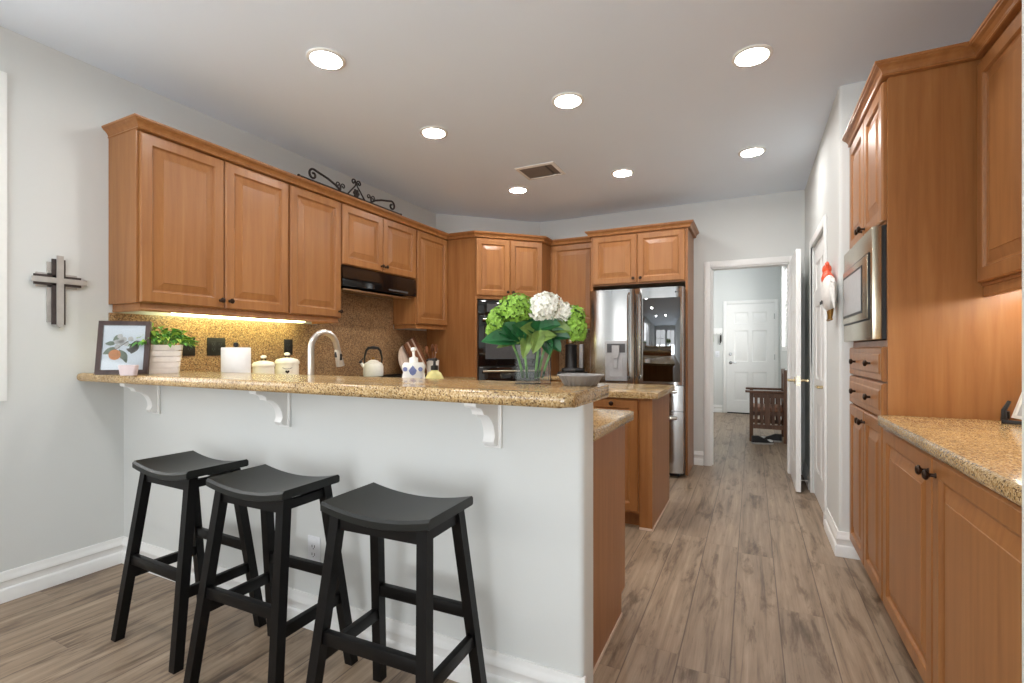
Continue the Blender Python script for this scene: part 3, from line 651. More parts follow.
# ------------------------------------------------------------------ bar stools
def stool():
    t = thing('bar_stool', 'x', 'stool', group='black saddle stools at the bar')
    hx, hy, zt = .198, .127, .732
    def top(x): return zt - .024 * (1 - (abs(x) / hx) ** 2.0)
    m = MB(); rs = []
    for i in range(19):
        u = -1 + 2 * i / 18; x = hx * u; z = top(x); th = .027
        rs.append([(x, -hy, z - .008), (x, -hy + .008, z), (x, hy - .008, z), (x, hy, z - .008), (x, hy, z - th), (x, hy - .006, z - th - .003), (x, -hy + .006, z - th - .003), (x, -hy, z - th)])
    for r_, s_ in ((rs[0], .97), (rs[-1], .97)):
        pass
    m.rings(rs); m.build('seat', M['seatm'], t, 30)
    zb = .668
    for sx in (-1, 1):
        for sy in (-1, 1):
            tx, ty, bx, by, a = sx * .160, sy * .088, sx * .214, sy * .172, .0172
            q = lambda cx, cy, z, a: [(cx - a, cy - a, z), (cx + a, cy - a, z), (cx + a, cy + a, z), (cx - a, cy + a, z)]
            ztop = top(tx) - .0285
            m = MB(); m.hexa(q(bx, by, 0, a), q(tx, ty, ztop, a)); m.build('leg', M['black'], t)
    lx = lambda z: .214 - .054 * z / .67; ly = lambda z: .172 - .084 * z / .67
    for sy in (-1, 1):
        z = .355 if sy > 0 else .326; m = MB(); y = sy * ly(z); m.box(-lx(z), lx(z), y - .011, y + .011, z - .02, z + .02, .002); m.build('stretcher', M['black'], t)
        z = .645; m = MB(); y = sy * ly(z); pts = [(-lx(z), .646), (lx(z), .646)] + [(lx(z) * (1 - k / 4), min(.69, top(lx(z) * (1 - k / 4)) - .0285)) for k in range(9)]
        m.extr(pts, lambda p: (p[0], y - .010, p[1]), lambda p: (p[0], y + .010, p[1])); m.build('apron', M['black'], t)
    for sx in (-1, 1):
        z = .265; m = MB(); x = sx * lx(z); m.box(x - .011, x + .011, -ly(z), ly(z), z - .02, z + .02, .002); m.build('stretcher', M['black'], t)
        z = .672; m = MB(); x = sx * lx(z); m.box(x - .010, x + .010, -ly(z), ly(z), z - .018, z + .012); m.build('apron', M['black'], t)
    return t
s0 = stool()
for i, (x, y, a, lb) in enumerate(((-2.145, 1.262, -1.5, 'black saddle-seat bar stool closest to the wall with the cross'), (-1.592, 1.235, 1, 'black saddle-seat bar stool in the middle of the three'), (-1.0, 1.222, 2, 'black saddle-seat bar stool nearest the open end of the bar'))):
    o = s0 if i == 0 else copytree(s0); o.location = (x, y, 0); o.rotation_euler = (0, 0, R(a)); o['label'] = lb

# ------------------------------------------------------------------ ceiling: recessed lights, vent
def can():
    t = thing('recessed_light', 'x', 'light', group='recessed ceiling lights')
    m = MB(); m.lathe([(.098, 0), (.098, -.006), (.090, -.010), (.080, -.010), (.074, -.003)], (0, 0, 0), 32, cap=False); m.build('trim_ring', M['white'], t)
    m = MB(); m.lathe([(.0735, -.0028), (.05, -.0035), (.0, -.0038)], (0, 0, 0), 28); m.build('lens', M['lens'], t)
    return t
cans = [(-2.02, 1.882, 'recessed ceiling light nearest the wall with the cross, above the first stool'), (-2.02, 2.855, 'recessed ceiling light between the iron scroll and the bar'), (-1.02, 2.853, 'middle recessed ceiling light above the island'),
        (0, 2.845, 'recessed ceiling light in front of the tall cabinet'), (-2.02, 4.235, 'recessed ceiling light beside the air vent near the oven tower'), (-1.01, 4.228, 'recessed ceiling light in front of the refrigerator'), (0, 4.225, 'recessed ceiling light nearest the hall doorway'),
        (-2.02, .55, 'unseen recessed ceiling light added over the dining end by the breakfast window'), (-1.02, .55, 'unseen recessed ceiling light added over the dining end in front of the bar')]  # last two are added out of view to brighten bar front and left wall
k0 = can()
for i, (x, y, lb) in enumerate(cans):
    o = k0 if i == 0 else copytree(k0); o.location = (x, y, H); o['label'] = lb
t = thing('ceiling_vent', 'white-framed ceiling air vent with grey louvres beside a recessed light', 'vent', (-1.632, 3.875, H))
m = MB(); m.sweep([(0, 0), (.0, -.006), (-.028, -.010), (-.03, -.002)], [(-.175, -.152), (-.175, .152), (.175, .152), (.175, -.152)][::-1], 0, True); m.build('vent_frame', M['white'], t)
m = MB()
for k in range(12):
    x = -.138 + k * .025
    if k == 9: continue
    m.hexa([(x - .011, -.125, -.007), (x - .009, -.125, -.008), (x - .009, .125, -.008), (x - .011, .125, -.007)], [(x + .011, -.125, -.0015), (x + .0125, -.125, -.0025), (x + .0125, .125, -.0025), (x + .011, .125, -.0015)])
m.build('louvre', M['ventm'], t)
m = MB(); m.box(-.148, .148, -.13, .13, -.0012, -.0004); m.build('vent_duct', M['bplastic'], t)

# ------------------------------------------------------------------ wall pieces
t = thing('wooden_cross', 'layered weathered wooden cross hanging on the white wall', 'cross', (XL, 1.222, 1.312))
m = MB(); m.box(.0005, .010, -.046, -.004, .03, .335); m.box(.0005, .010, -.088, .075, .207, .278); m.build('back_board', M['crossw'], t)
m = MB(); m.box(.0102, .019, -.030, .024, .018, .352); m.box(.0102, .019, -.100, .090, .216, .268); m.build('dark_board', M['crossd'], t)
m = MB(); m.extr([(-.013, .012), (0, 0), (.014, .012), (.014, .370), (-.013, .370)], lambda p: (.0192, p[0], p[1]), lambda p: (.028, p[0], p[1])); m.box(.0192, .0265, -.110, .112, .228, .256, .002); m.build('front_board', M['crossw'], t)
def outlet(name, label, loc, rz, w, h, mat, n=1, grp=None, parts=True):
    t = thing(name, label, 'outlet', loc, rz, grp)
    m = MB(); m.box(-w / 2, w / 2, -.006, -.0005, -h / 2, h / 2, .002); m.build('cover_plate', mat, t)
    for k in range(n):
        cx = (k - (n - 1) / 2) * .046
        m = MB(); m.box(cx - .017, cx + .017, -.008, -.0062, -.034, .034, .001); q = m.build('receptacle', mat, t)
        m = MB()
        for z in (.017, -.017):
            m.box(cx - .009, cx - .006, -.0086, -.0078, z - .005, z + .006); m.box(cx + .006, cx + .009, -.0086, -.0078, z - .005, z + .006); m.box(cx - .002, cx + .002, -.0086, -.0078, z - .012, z - .008)
        m.build('slot', M['bplastic'] if mat is M['outw'] else M['dgrey'], q)
    return t
outlet('outlet', 'white electrical outlet low on the bar wall behind the stools', (-1.694, 1.515, .338), 0, .072, .118, M['outw'])
for y, w, n, lb in ((1.865, .075, 1, 'single black outlet cover just beside the potted plant'), (2.04, .122, 2, 'wide black double outlet cover above the paper towel roll'), (2.60, .075, 1, 'single black outlet cover above the heart canister')):
    outlet('outlet', lb, (XL + .012, y, 1.222), R(90), w, .118, M['bplastic'], n, 'black outlet covers on the backsplash')
# rooster on the pantry wall
t = thing('rooster_plaque', 'white painted rooster with red comb hanging beside the pantry door', 'wall ornament', (XR - .001, 3.46, 1.375))
def rz_(y, z, ry, rz, th=.035, x=-.038): return (x, y, z), th, ry, rz
m = MB(); m.sphere((-.042, -.01, .165), .042, .10, .110, rot=Matrix.Rotation(R(-12), 3, 'X')); m.sphere((-.036, .06, .225), .028, .055, .055); m.build('body', M['roosterw'], t)
m = MB()
for k in range(3):
    z = .13 + k * .035; m.tube([(-.078 + abs(j - 3) * .004, -.07 + j * .022, z + .008 * sin(j * 1.6)) for j in range(7)], .0035, 6)
for j in range(5): m.box(-.083, -.078, -.05 + j * .022, -.043 + j * .022, .10, .118)
m.build('wing_line', M['bplastic'], t)
m = MB(); m.sphere((-.038, .085, .268), .030, .060, .042, rot=Matrix.Rotation(R(35), 3, 'X')); m.sphere((-.044, .03, .255), .034, .065, .036); m.build('neck', M['red'], t)
m = MB(); m.sphere((-.036, .13, .325), .026, .042, .034); m.build('head', M['red'], t)
m = MB()
for k in range(4): m.sphere((-.036, .095 + k * .022, .357 - .003 * (k - 1.5) ** 2), .010, .013, .018)
m.build('comb', M['red'], t)
m = MB(); m.tube([(-.036, .160, .325), (-.036, .185, .318)], [.009, .001], 8); m.sphere((-.036, .155, .298), .010, .010, .016); m.build('beak', M['gold'], t)
m = MB()
for k in range(4): m.tube([(-.034, -.075, .20), (-.034, -.10 - .005 * k, .235 - .03 * k), (-.03, -.125, .215 - .05 * k)], [.012, .013, .003], 8)
m.build('tail', M['roosterw'], t)
for y in (-.035, .025):
    m = MB(); m.tube([(-.035, y, .085), (-.035, y, .03), (-.037, y + .005, .008)], [.018, .010, .009], 8); m.tube([(-.035, y - .03, .006), (-.04, y + .04, .006)], .007, 6); m.build('leg', M['gold'], t)
# iron scroll over the wall cabinets
t = thing('iron_scroll', 'black wrought iron scroll ornament on top of the wall cabinets', 'ornament', (-2.885, 3.0, CZ + .058))
def spiral(cy, cz, r0, a0, turns, n=26, sgn=1):
    return [(0, cy + sgn * r0 * (1 - .8 * k / n) * cos(a0 + turns * 2 * pi * k / n), cz + r0 * (1 - .8 * k / n) * sin(a0 + turns * 2 * pi * k / n)) for k in range(n + 1)]
m = MB(); m.tube([(0, -.56, .008), (0, .56, .008)], .0085, 8); m.sphere((0, -.56, .008), .012); m.sphere((0, .56, .008), .012); m.build('base_bar', M['iron'], t)
for sg in (-1, 1):
    m = MB()
    pts = [(0, sg * .17, .016), (0, sg * .22, .045), (0, sg * .30, .07), (0, sg * .38, .085)] + [(0, sg * q[1], q[2]) for q in spiral(.435, .055, .042, pi * .62, -1.15)]
    m.tube(pts, .0085, 8); m.build('scroll', M['iron'], t)
    m = MB()
    for s2 in (-1, 1): m.tube([(0, sg * .17, .012), (0, sg * .17 + s2 * .004, .04)] + [(0, sg * .17 + s2 * (q[1]), q[2]) for q in spiral(.028, .055, .022, pi, -1.1, 18)], .005, 8)
    m.build('scroll', M['iron'], t)
    m = MB(); m.tube([(0, sg * .095, .012), (0, sg * .05, .06), (0, sg * .012, .10), (0, sg * .006, .115)] + [(0, sg * q[1], q[2]) for q in spiral(.030, .128, .024, pi * .95, -1.1, 18)], .006, 8); m.build('scroll', M['iron'], t)
m = MB()
for k in range(6): a = k * pi / 3; m.sphere((0, .022 * cos(a), .042 + .022 * sin(a)), .008, .014, .014)
m.sphere((-.0, 0, .042), .012); m.build('rosette', M['iron'], t)

# ------------------------------------------------------------------ things on the bar
BZ = 1.0785
t = thing('picture_frame', 'dark framed print of an orange branch leaning on the bar by the wall', 'picture', (-2.80, 1.318, BZ), R(42))
TL = Matrix.Rotation(R(-9), 4, 'X')
fw, fh = .222, .268
m = MB()
m.sweep([(0, 0), (0, .018), (-.008, .02), (-.022, .016), (-.022, 0)], [(-fw / 2, 0), (fw / 2, 0), (fw / 2, fh), (-fw / 2, fh)], 0, True); m.move(TL @ Matrix.Rotation(pi / 2, 4, 'X') @ Matrix.Translation((0, 0, -.004))); m.build('frame', M['frameb'], t)
def flat(m, pts, y, th=.0008): m.extr(pts, lambda p: (p[0], y, p[1]), lambda p: (p[0], y - th, p[1]))
m = MB(); m.box(-fw / 2 + .02, fw / 2 - .02, -.008, .0, .02, fh - .02); m.move(TL); pm = m.build('print', M['mat'], t)
def leafpts(cx, cz, l, w, a, n=8):
    o = []
    for k in range(2 * n):
        u = k / n; s_ = 1 if u <= 1 else -1; v_ = u if u <= 1 else 2 - u
        x = (v_ - .5) * l; z = s_ * w / 2 * sin(pi * v_)
        o.append((cx + x * cos(a) - z * sin(a), cz + x * sin(a) + z * cos(a)))
    return o
def blob(cx, cz, r, n=18, sq=1): return [(cx + r * cos(2 * pi * k / n), cz + sq * r * sin(2 * pi * k / n)) for k in range(n)]
ym = -.0082
m = MB()
m.use(M['printg'])
for q in ((-.055, .118, .07, .032, .5), (.0, .095, .07, .034, -1.0), (-.055, .155, .05, .022, .1), (-.03, .185, .05, .022, .8), (.01, .075, .04, .018, -1.2)): flat(m, leafpts(*q), ym)
m.use(M['printd'])
for q in ((.045, .135, .07, .04, 1.2), (.055, .155, .05, .03, .3), (.03, .12, .04, .02, -.4)): flat(m, leafpts(*q), ym - .0003)
m.use(M['printw'])
for k in range(9): flat(m, blob(-.01 + .045 * cos(k * 2.4) * (k / 9), .165 + .04 * sin(k * 2.4) * (k / 9), .012), ym - .0006)
m.use(M['orange']); flat(m, blob(-.035, .098, .026), ym - .0009)
m.use(M['printd']); m.extr([(-.035, .124), (-.032, .124), (.02, .165), (.017, .167)], lambda p: (p[0], ym - .0012, p[1]), lambda p: (p[0], ym - .0016, p[1]))
m.move(TL); m.build('botanical_drawing', None, pm, 0, False)
m = MB(); m.box(-fw / 2 + .022, fw / 2 - .022, -.0135, -.0115, .022, fh - .022); m.move(TL); m.build('glazing', M['glass'], t)
m = MB(); m.hexa([(-.03, .085, 0), (.03, .085, 0), (.03, .09, 0), (-.03, .09, 0)], [(-.03, .03, .17), (.03, .03, .17), (.03, .034, .17), (-.03, .034, .17)]); m.build('easel_back', M['bplastic'], t)
# little pink ceramic box
m = MB(); m.prism(roundpoly([(-.036, -.024), (.036, -.024), (.036, .024), (-.036, .024)], .012), 0, .05, .006)
bmesh.ops.scale(m.bm, vec=(.86, .86, 1), verts=[v for v in m.bm.verts if v.co.z < .02])
o = m.build('trinket_box', M['pink'], loc=(-2.675, 1.285, BZ)); o.rotation_euler = (0, 0, R(42)); tag(o, 'small pale pink ceramic box in front of the framed print', 'box')
# potted plant
t = thing('potted_plant', 'bushy green plant in a square whitewashed pot on the bar', 'plant', (-2.80, 1.50, BZ), R(58))
m = MB(); b0, b1, ph = .072, .089, .152
for k in range(5):
    z0 = ph * k / 5; z1 = ph * (k + 1) / 5 - .004; a0 = b0 + (b1 - b0) * k / 5; a1 = b0 + (b1 - b0) * (k + .9) / 5
    m.hexa([(-a0, -a0, z0), (a0, -a0, z0), (a0, a0, z0), (-a0, a0, z0)], [(-a1, -a1, z1), (a1, -a1, z1), (a1, a1, z1), (-a1, a1, z1)])
m.box(-b0 + .004, b0 - .004, -b0 + .004, b0 - .004, .002, ph - .012); m.build('pot', M['potw'], t, 20, False)
def leaf(m, p, d, l, w, droop=.3, n=5, up=Vector((0, 0, 1))):
    p = Vector(p); d = Vector(d).normalized(); s_ = d.cross(up)
    s_ = s_.normalized() if s_.length > .01 else Vector((1, 0, 0)); nn = s_.cross(d)
    L_, C_, R_ = [], [], []
    for k in range(n + 1):
        u = k / n; ww = w * .5 * (sin(pi * min(1, u * .96 + .04)) ** .8)
        c = p + d * (l * u) - Vector((0, 0, droop * l * u * u)) - nn * 0
        C_.append(m.v(*c)); L_.append(m.v(*(c + s_ * ww + nn * ww * .7))); R_.append(m.v(*(c - s_ * ww + nn * ww * .7)))
    for k in range(n): m.face([L_[k], L_[k + 1], C_[k + 1], C_[k]]); m.face([C_[k], C_[k + 1], R_[k + 1], R_[k]])
rn = random.Random(3)
for mt, cnt, nm in ((M['plantl'], 190, 'foliage'), (M['plant2'], 85, 'young_foliage')):
    m = MB()
    for k in range(cnt):
        a = rn.uniform(0, 2 * pi); r = sqrt(rn.random()) * .132; z = ph - .01 + (1 - (r / .14) ** 2) * .10 * rn.uniform(.3, 1) + (.012 if nm[0] == 'y' else 0)
        leaf(m, (r * cos(a), r * sin(a), z), (cos(a) * rn.uniform(.2, 1), sin(a) * rn.uniform(.2, 1), rn.uniform(-.1, .7)), rn.uniform(.035, .055), rn.uniform(.018, .026), .4, 3)
    m.build(nm, mt, t, 60, False)
m = MB()
for k in range(24):
    a = k * 2.4; r = .09 * sqrt(k / 24); m.tube([(r * .4 * cos(a), r * .4 * sin(a), ph - .012), (r * cos(a), r * sin(a), ph + .05)], .002, 5)
m.build('stem', M['stemg'], t)
# pie dish
t = thing('pie_dish', 'small grey fluted pie dish at the end of the bar', 'dish', (-.535, 1.628, BZ))
m = MB(); rs = []; n = 72
for r, z in ((.052, 0), (.056, .0008), (.074, .031), (.080, .034), (.080, .0365), (.072, .035), (.054, .005), (.001, .004)):
    rs.append([((r + (.0022 * sin(i * pi / 2) if r > .055 else 0)) * cos(2 * pi * i / n), (r + (.0022 * sin(i * pi / 2) if r > .055 else 0)) * sin(2 * pi * i / n), z) for i in range(n)])
m.rings(rs); m.build('dish', M['pewter'], t, 50)
# vase with hydrangeas
VX, VY, VR = -.715, 1.625, 24
t = thing('glass_vase', 'clear square glass vase on the bar holding hydrangea stems', 'vase', (VX, VY, BZ), R(VR))
vw, vd, vh, th = .064, .036, .146, .006
m = MB(); sq = lambda a, b, z: [(-a, -b, z), (a, -b, z), (a, b, z), (-a, b, z)]
m.rings([sq(vw, vd, 0), sq(vw, vd, vh), sq(vw - th, vd - th, vh), sq(vw - th, vd - th, .012)]); m.build('glass', M['glass'], t, 0)
m = MB(); m.rings([sq(vw - th - .0004, vd - th - .0004, .0124), sq(vw - th - .0004, vd - th - .0004, .046)]); m.build('water', M['water'], t, 0)
M['core_g'] = plain('green_petal_shade', srgb(66, 104, 34), .7, vary=.2); M['core_w'] = plain('white_petal_shade', srgb(206, 206, 184), .7, vary=.1)  # darker cores: shade between the florets put into the colour
def hyd(label, lobes, base, col, core, leaves, seed):
    rn = random.Random(seed)
    t = thing('hydrangea', label, 'flower', (VX, VY, BZ), R(VR), 'hydrangeas in the vase')
    tip = Vector(lobes[0][0]); base = Vector(base); mid = Vector((base.x + (tip.x - base.x) * .25, base.y, .15))
    pts = [base * (1 - k / 8) ** 2 + mid * 2 * (k / 8) * (1 - k / 8) + tip * (k / 8) ** 2 for k in range(9)]
    m = MB(); m.tube(pts, .0046, 8); m.build('stem', M['stemg'], t)
    m = MB()
    for (c0, rx, rz, fl) in lobes:
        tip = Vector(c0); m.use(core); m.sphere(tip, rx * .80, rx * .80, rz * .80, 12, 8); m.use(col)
        for k in range(fl):
            z = max(1 - 2 * (k + .5) / fl, -.8); a = k * 2.39996; r = sqrt(max(0, 1 - z * z))
            nrm = Vector((r * cos(a), r * sin(a), z)).normalized(); j = rn.uniform(.80, 1.06)
            c = tip + Vector((nrm.x * rx * j, nrm.y * rx * j, nrm.z * rz * j)); s_ = rn.uniform(.007, .0115)
            n2 = (nrm + .45 * Vector((rn.uniform(-1, 1), rn.uniform(-1, 1), rn.uniform(-1, 1)))).normalized()
            u = Matrix.Rotation(rn.uniform(0, pi), 3, n2) @ n2.orthogonal().normalized(); w_ = n2.cross(u)
            for q in range(4):
                d = (u, w_, -u, -w_)[q]; e = n2.cross(d)
                m.face([m.v(*c), m.v(*(c + d * s_ * .6 + e * s_ * .52 + n2 * .002)), m.v(*(c + d * s_ * 1.15 + n2 * .0035)), m.v(*(c + d * s_ * .6 - e * s_ * .52 + n2 * .002))])
    m.build('flower_head', None, t, 20, False)
    for (b, e, w_, dr, mt) in leaves:
        b = Vector((b[0], b[2] if len(b) > 2 else -.01, b[1])); e = Vector((e[0], e[2] if len(e) > 2 else -.045, e[1])); d = e - b
        m = MB(); leaf(m, b, d, d.length, w_, dr, 9, Vector((rn.uniform(-.2, .2), -.8, .55))); m.build('leaf', M[mt], t, 60)
    return t
G, WH = M['greenf'], M['whitef']
hyd('green hydrangea head tallest on the oven side of the vase', [((-.06, .0, .272), .062, .054, 210)], (-.02, .0, .02), G, M['core_g'],
    [((-.03, .15), (-.185, .170), .075, .12, 'leafd'), ((-.04, .15), (-.11, .235, -.03), .07, .15, 'leafd'), ((-.02, .17), (-.075, .235, -.05), .07, .25, 'leafd'), ((-.01, .19), (-.035, .10, -.055), .045, .1, 'leafl'), ((-.02, .16), (-.13, .145, -.03), .05, .15, 'leafl')], 1)
hyd('smaller green hydrangea drooping at the oven side of the vase', [((-.128, -.005, .228), .036, .048, 110), ((-.145, -.0, .195), .024, .026, 50)], (-.035, .01, .02), G, M['core_g'],
    [((-.06, .16), (-.13, .20, -.02), .06, .1, 'leafd'), ((-.05, .14), (-.04, .22, -.02), .06, .1, 'leafd')], 2)
hyd('large white hydrangea head at the top of the vase', [((.044, -.015, .275), .062, .052, 250), ((.112, -.01, .258), .030, .032, 80)], (.01, -.01, .02), WH, M['core_w'],
    [((.03, .20), (.10, .225, -.05), .07, .2, 'leafd'), ((.02, .19), (.03, .235, -.02), .07, .1, 'leafd'), ((.02, .15), (.085, .205, -.05), .055, .35, 'leafl'), ((.03, .19), (.0, .12, -.05), .05, .15, 'leafl'), ((.0, .18), (-.045, .22, -.05), .06, .3, 'leafl')], 3)
hyd('green hydrangea head hanging on the refrigerator side of the vase', [((.152, .0, .238), .036, .044, 110), ((.160, -.005, .192), .034, .040, 90)], (.035, .0, .02), G, M['core_g'],
    [((.06, .17), (.135, .175, -.03), .055, .15, 'leafd'), ((.07, .19), (.14, .205, -.03), .055, .2, 'leafl'), ((.05, .16), (.10, .12, -.03), .05, .1, 'leafd'), ((.04, .17), (.06, .11, -.04), .045, .1, 'leafd')], 4)
hyd('green hydrangea behind the white head in the vase', [((.095, .03, .235), .048, .040, 120)], (.02, .015, .02), G, M['core_g'],
    [((.04, .19, .02), (.12, .215, .0), .07, .1, 'leafd'), ((.02, .19, .02), (-.03, .235, .0), .08, .1, 'leafd'), ((.05, .17, .02), (.11, .17, 0), .06, .1, 'leafd'), ((.0, .17, .02), (-.08, .20, .0), .08, .1, 'leafd')], 5)

# ------------------------------------------------------------------ things on the worktops
CT = WT + .0005
t = thing('paper_towel_holder', 'white paper towel roll on a black stand behind the bar', 'paper towel', (-2.68, 1.83, CT))
m = MB(); m.lathe([(.085, 0), (.085, .010), (.078, .014), (.008, .016), (.008, .32), (.0, .3205)], n=28); m.lathe([(.009, .3), (.013, .303), (.013, .322), (.006, .326)], n=16); m.build('stand', M['bplastic'], t)
m = MB(); m.lathe([(.022, .017), (.074, .017), (.076, .02), (.076, .293), (.074, .296), (.022, .296)], n=40, cap=False); m.build('paper_roll', M['paper'], t)
# faucet
t = thing('faucet', 'brushed nickel gooseneck faucet behind the bar', 'faucet', (-1.967, 1.735, CT))
zz = 1.2 + 20 * 2.45 / 488 - CT
pts = [(0, 0, .02), (0, 0, .15), (0, 0, zz - .10)] + [(0, .085 - .085 * cos(a), zz - .095 + .085 * sin(a)) for a in [pi * k / 14 for k in range(1, 13)]] + [(0, .182, zz - .125)]
m = MB(); m.lathe([(.030, 0), (.030, .006), (.022, .012), (.020, .05), (.0155, .06)], n=20); m.tube(pts, .0155, 14); m.build('spout', M['nickel'], t)
m = MB(); m.tube([(0, .172, zz - .10), (0, .180, zz - .13), (0, .194, zz - .185)], [.0165, .018, .022], 14); hd = m.build('spray_head', M['nickel'], t)
m = MB(); m.box(-.006, .006, .158, .166, zz - .14, zz - .105, .002); m.box(.012, .020, .174, .188, zz - .155, zz - .12, .002); m.build('spray_button', M['bplastic'], hd)
m = MB(); m.tube([(.018, 0, .035), (.055, 0, .045), (.10, 0, .07)], [.009, .007, .006], 10); m.build('lever', M['nickel'], t)
# lotion bottle and soap bottle
t = thing('lotion_bottle', 'white pump bottle with blue patterned label and scalloped sides behind the bar', 'bottle', (-1.385, 1.80, CT), R(30))
pr = []
for k in range(33):
    a = k / 32; z = .225 * a; w_ = .047 + .007 * abs(sin(a * pi * 2.5)); w_ = w_ if a < .93 else w_ * (1 - (a - .93) * 3); pr.append((w_, z))
m = MB(); m.rings([[(w_ * cx * cos(b) ** 1 if False else w_ * (abs(cos(b)) ** .6) * (1 if cos(b) >= 0 else -1), .030 * (abs(sin(b)) ** .6) * (1 if sin(b) >= 0 else -1), z) for b in [2 * pi * i / 28 for i in range(28)] for cx in (1,)] for w_, z in pr]); m.build('bottle', M['white'], t)
m = MB(); m.box(-.03, .03, -.0335, -.0305, .07, .15, .001); lb = m.build('label', M['white'], t)
m = MB(); flat(m, [(0, .212), (.018, .190), (.012, .174), (0, .166), (-.012, .174), (-.018, .190)], -.0306, .0012)
for sx in (-1, 1):
    for z in (.195, .05): flat(m, blob(sx * .034, z, .010, 10), -.026, .006); flat(m, blob(sx * .038, z - .045, .007, 10), -.025, .006)
for z in (.12, .108, .096): m.box(-.020, .020, -.0342, -.0336, z, z + .003)
m.build('printed_pattern', M['blue'], t)
m = MB(); m.lathe([(.019, .222), (.020, .224), (.020, .245), (.010, .25), (.006, .252), (.006, .278), (.013, .28), (.013, .292), (.004, .294)], n=18); m.tube([(0, 0, .286), (.004, -.03, .286), (.006, -.04, .28)], [.006, .006, .004], 8); m.build('pump', M['white'], t)
t = thing('soap_bottle', 'round yellow soap bottle with black pump behind the bar', 'bottle', (-1.362, 1.93, CT), R(20))
m = MB(); m.lathe([(.034, 0), (.044, .01), (.047, .06), (.046, .12), (.043, .15), (.032, .172), (.018, .182), (.015, .19), (.001, .191)], n=24); m.build('bottle', M['yellow'], t)
m = MB(); m.lathe([(.0475, .05), (.0478, .052), (.0478, .125), (.0465, .127)], n=24, cap=False); m.build('label', M['white'], t)
m = MB(); m.lathe([(.018, .186), (.018, .206), (.007, .21), (.006, .228), (.013, .230), (.013, .242), (.003, .243)], n=16); m.tube([(0, 0, .236), (-.03, 0, .236), (-.04, 0, .228)], .005, 8); m.build('pump', M['bplastic'], t)
# canisters
def canister(label, x, y, r, h, heart):
    t = thing('canister', label, 'canister', (x, y, CT), R(52), 'cream canisters on the counter')
    m = MB(); m.lathe([(r * .95, 0), (r, .006), (r, h * .72), (r * .985, h * .76), (r * .985, h * .8), (.001, h * .8)], n=32)
    for z in (h * .3, h * .34): m.lathe([(r, z), (r + .002, z + .002), (r, z + .004)], n=32, cap=False)
    m.build('canister_body', M['cream'], t)
    m = MB(); m.lathe([(r * 1.04, h * .8 + .0005), (r * 1.06, h * .82), (r * 1.05, h * .88), (r * .9, h * .95), (r * .3, h), (.001, h)], n=32); ld = m.build('lid', M['cream'], t)
    m = MB(); m.tube([(-.014, 0, h - .001), (-.010, 0, h + .012), (0, 0, h + .016), (.010, 0, h + .012), (.014, 0, h - .001)], .004, 8); m.build('lid_bail', M['iron'], ld)
    m = MB(); m.sphere((0, 0, h + .026), .020, .010, .012); m.build('knob', M['white'], ld)
    if heart:
        m = MB(); m.extr([(.014 * (16 * sin(a) ** 3) / 16, .014 * (13 * cos(a) - 5 * cos(2 * a) - 2 * cos(3 * a) - cos(4 * a)) / 16 + h * .56) for a in [2 * pi * k / 28 for k in range(28)]], lambda p: (p[0], -r - .0045, p[1]), lambda p: (p[0], -r - .0005, p[1])); m.build('heart', M['iron'], t)
        m = MB(); m.tube([(.03 * cos(a), -r * cos(.03 * cos(a) / r) - .001 + .0, h * .56 + .032 + .012 * sin(a)) for a in [pi + pi * k / 8 for k in range(9)]], .0015, 6); m.build('hanger', M['iron'], t)
canister('squat cream lidded canister beside the paper towel', -3.02, 2.262, .068, .208, False)
canister('larger cream lidded canister with a black heart', -3.02, 2.452, .078, .226, True)
# cooktop and kettle
t = thing('cooktop', 'black gas cooktop with cast iron grates under the hood', 'cooktop', (-2.885, 3.345, CT))
m = MB(); m.box(-.255, .255, -.45, .45, 0, .012, .004); m.build('glass_top', M['bglass'], t)
for k in range(3):
    m = MB(); c = -.29 + k * .29
    for y in (-.13, -.045, .045, .13): m.box(-.22, .20, c + y - .006, c + y + .006, .035, .05)
    for x in (-.22, -.01, .19): m.box(x, x + .012, c - .136, c + .136, .035, .05)
    for x in (-.22, .19):
        for y in (-.13, .124): m.box(x, x + .012, c + y, c + y + .01, .0125, .036)
    m.build('grate', M['bplastic'], t, 0, False)
    for x in (-.11, .10):
        m = MB(); m.lathe([(.045, .0125), (.045, .022), (.03, .026), (.001, .027)], (x, c, 0), 20); m.build('burner', M['dgrey'], t)
for k in range(5):
    m = MB(); m.lathe([(.018, .0125), (.016, .034), (.001, .036)], (.23, -.2 + k * .1, 0), 16); m.build('knob', M['steel_w'], t)
t = thing('kettle', 'cream kettle with black arched handle on the cooktop', 'kettle', (-2.95, 3.27, CT + .051), R(52))
m = MB(); m.lathe([(.075, 0), (.083, .006), (.086, .04), (.084, .09), (.074, .115), (.05, .128), (.045, .13)], n=32); m.build('kettle_body', M['cream'], t)
m = MB(); m.lathe([(.046, .1305), (.044, .137), (.02, .145), (.001, .146)], n=24); ld = m.build('lid', M['cream'], t)
m = MB(); m.sphere((0, 0, .158), .014, .014, .012); m.build('knob', M['gold'], ld)
m = MB(); m.tube([(-.07, 0, .105), (-.075, 0, .16), (-.06, 0, .225), (-.04, 0, .248), (0, 0, .252), (.04, 0, .248), (.06, 0, .225), (.075, 0, .16), (.07, 0, .105)], [.006, .007, .010, .012, .013, .012, .010, .007, .006], 10); m.build('handle', M['bplastic'], t)
m = MB(); m.tube([(-.075, 0, .085), (-.093, 0, .105), (-.103, 0, .122)], [.016, .013, .010], 10); sp_ = m.build('spout', M['cream'], t)
m = MB(); m.sphere((-.106, 0, .128), .014); m.tube([(-.104, 0, .136), (-.088, 0, .158)], .005, 6); m.build('whistle', M['bplastic'], sp_)
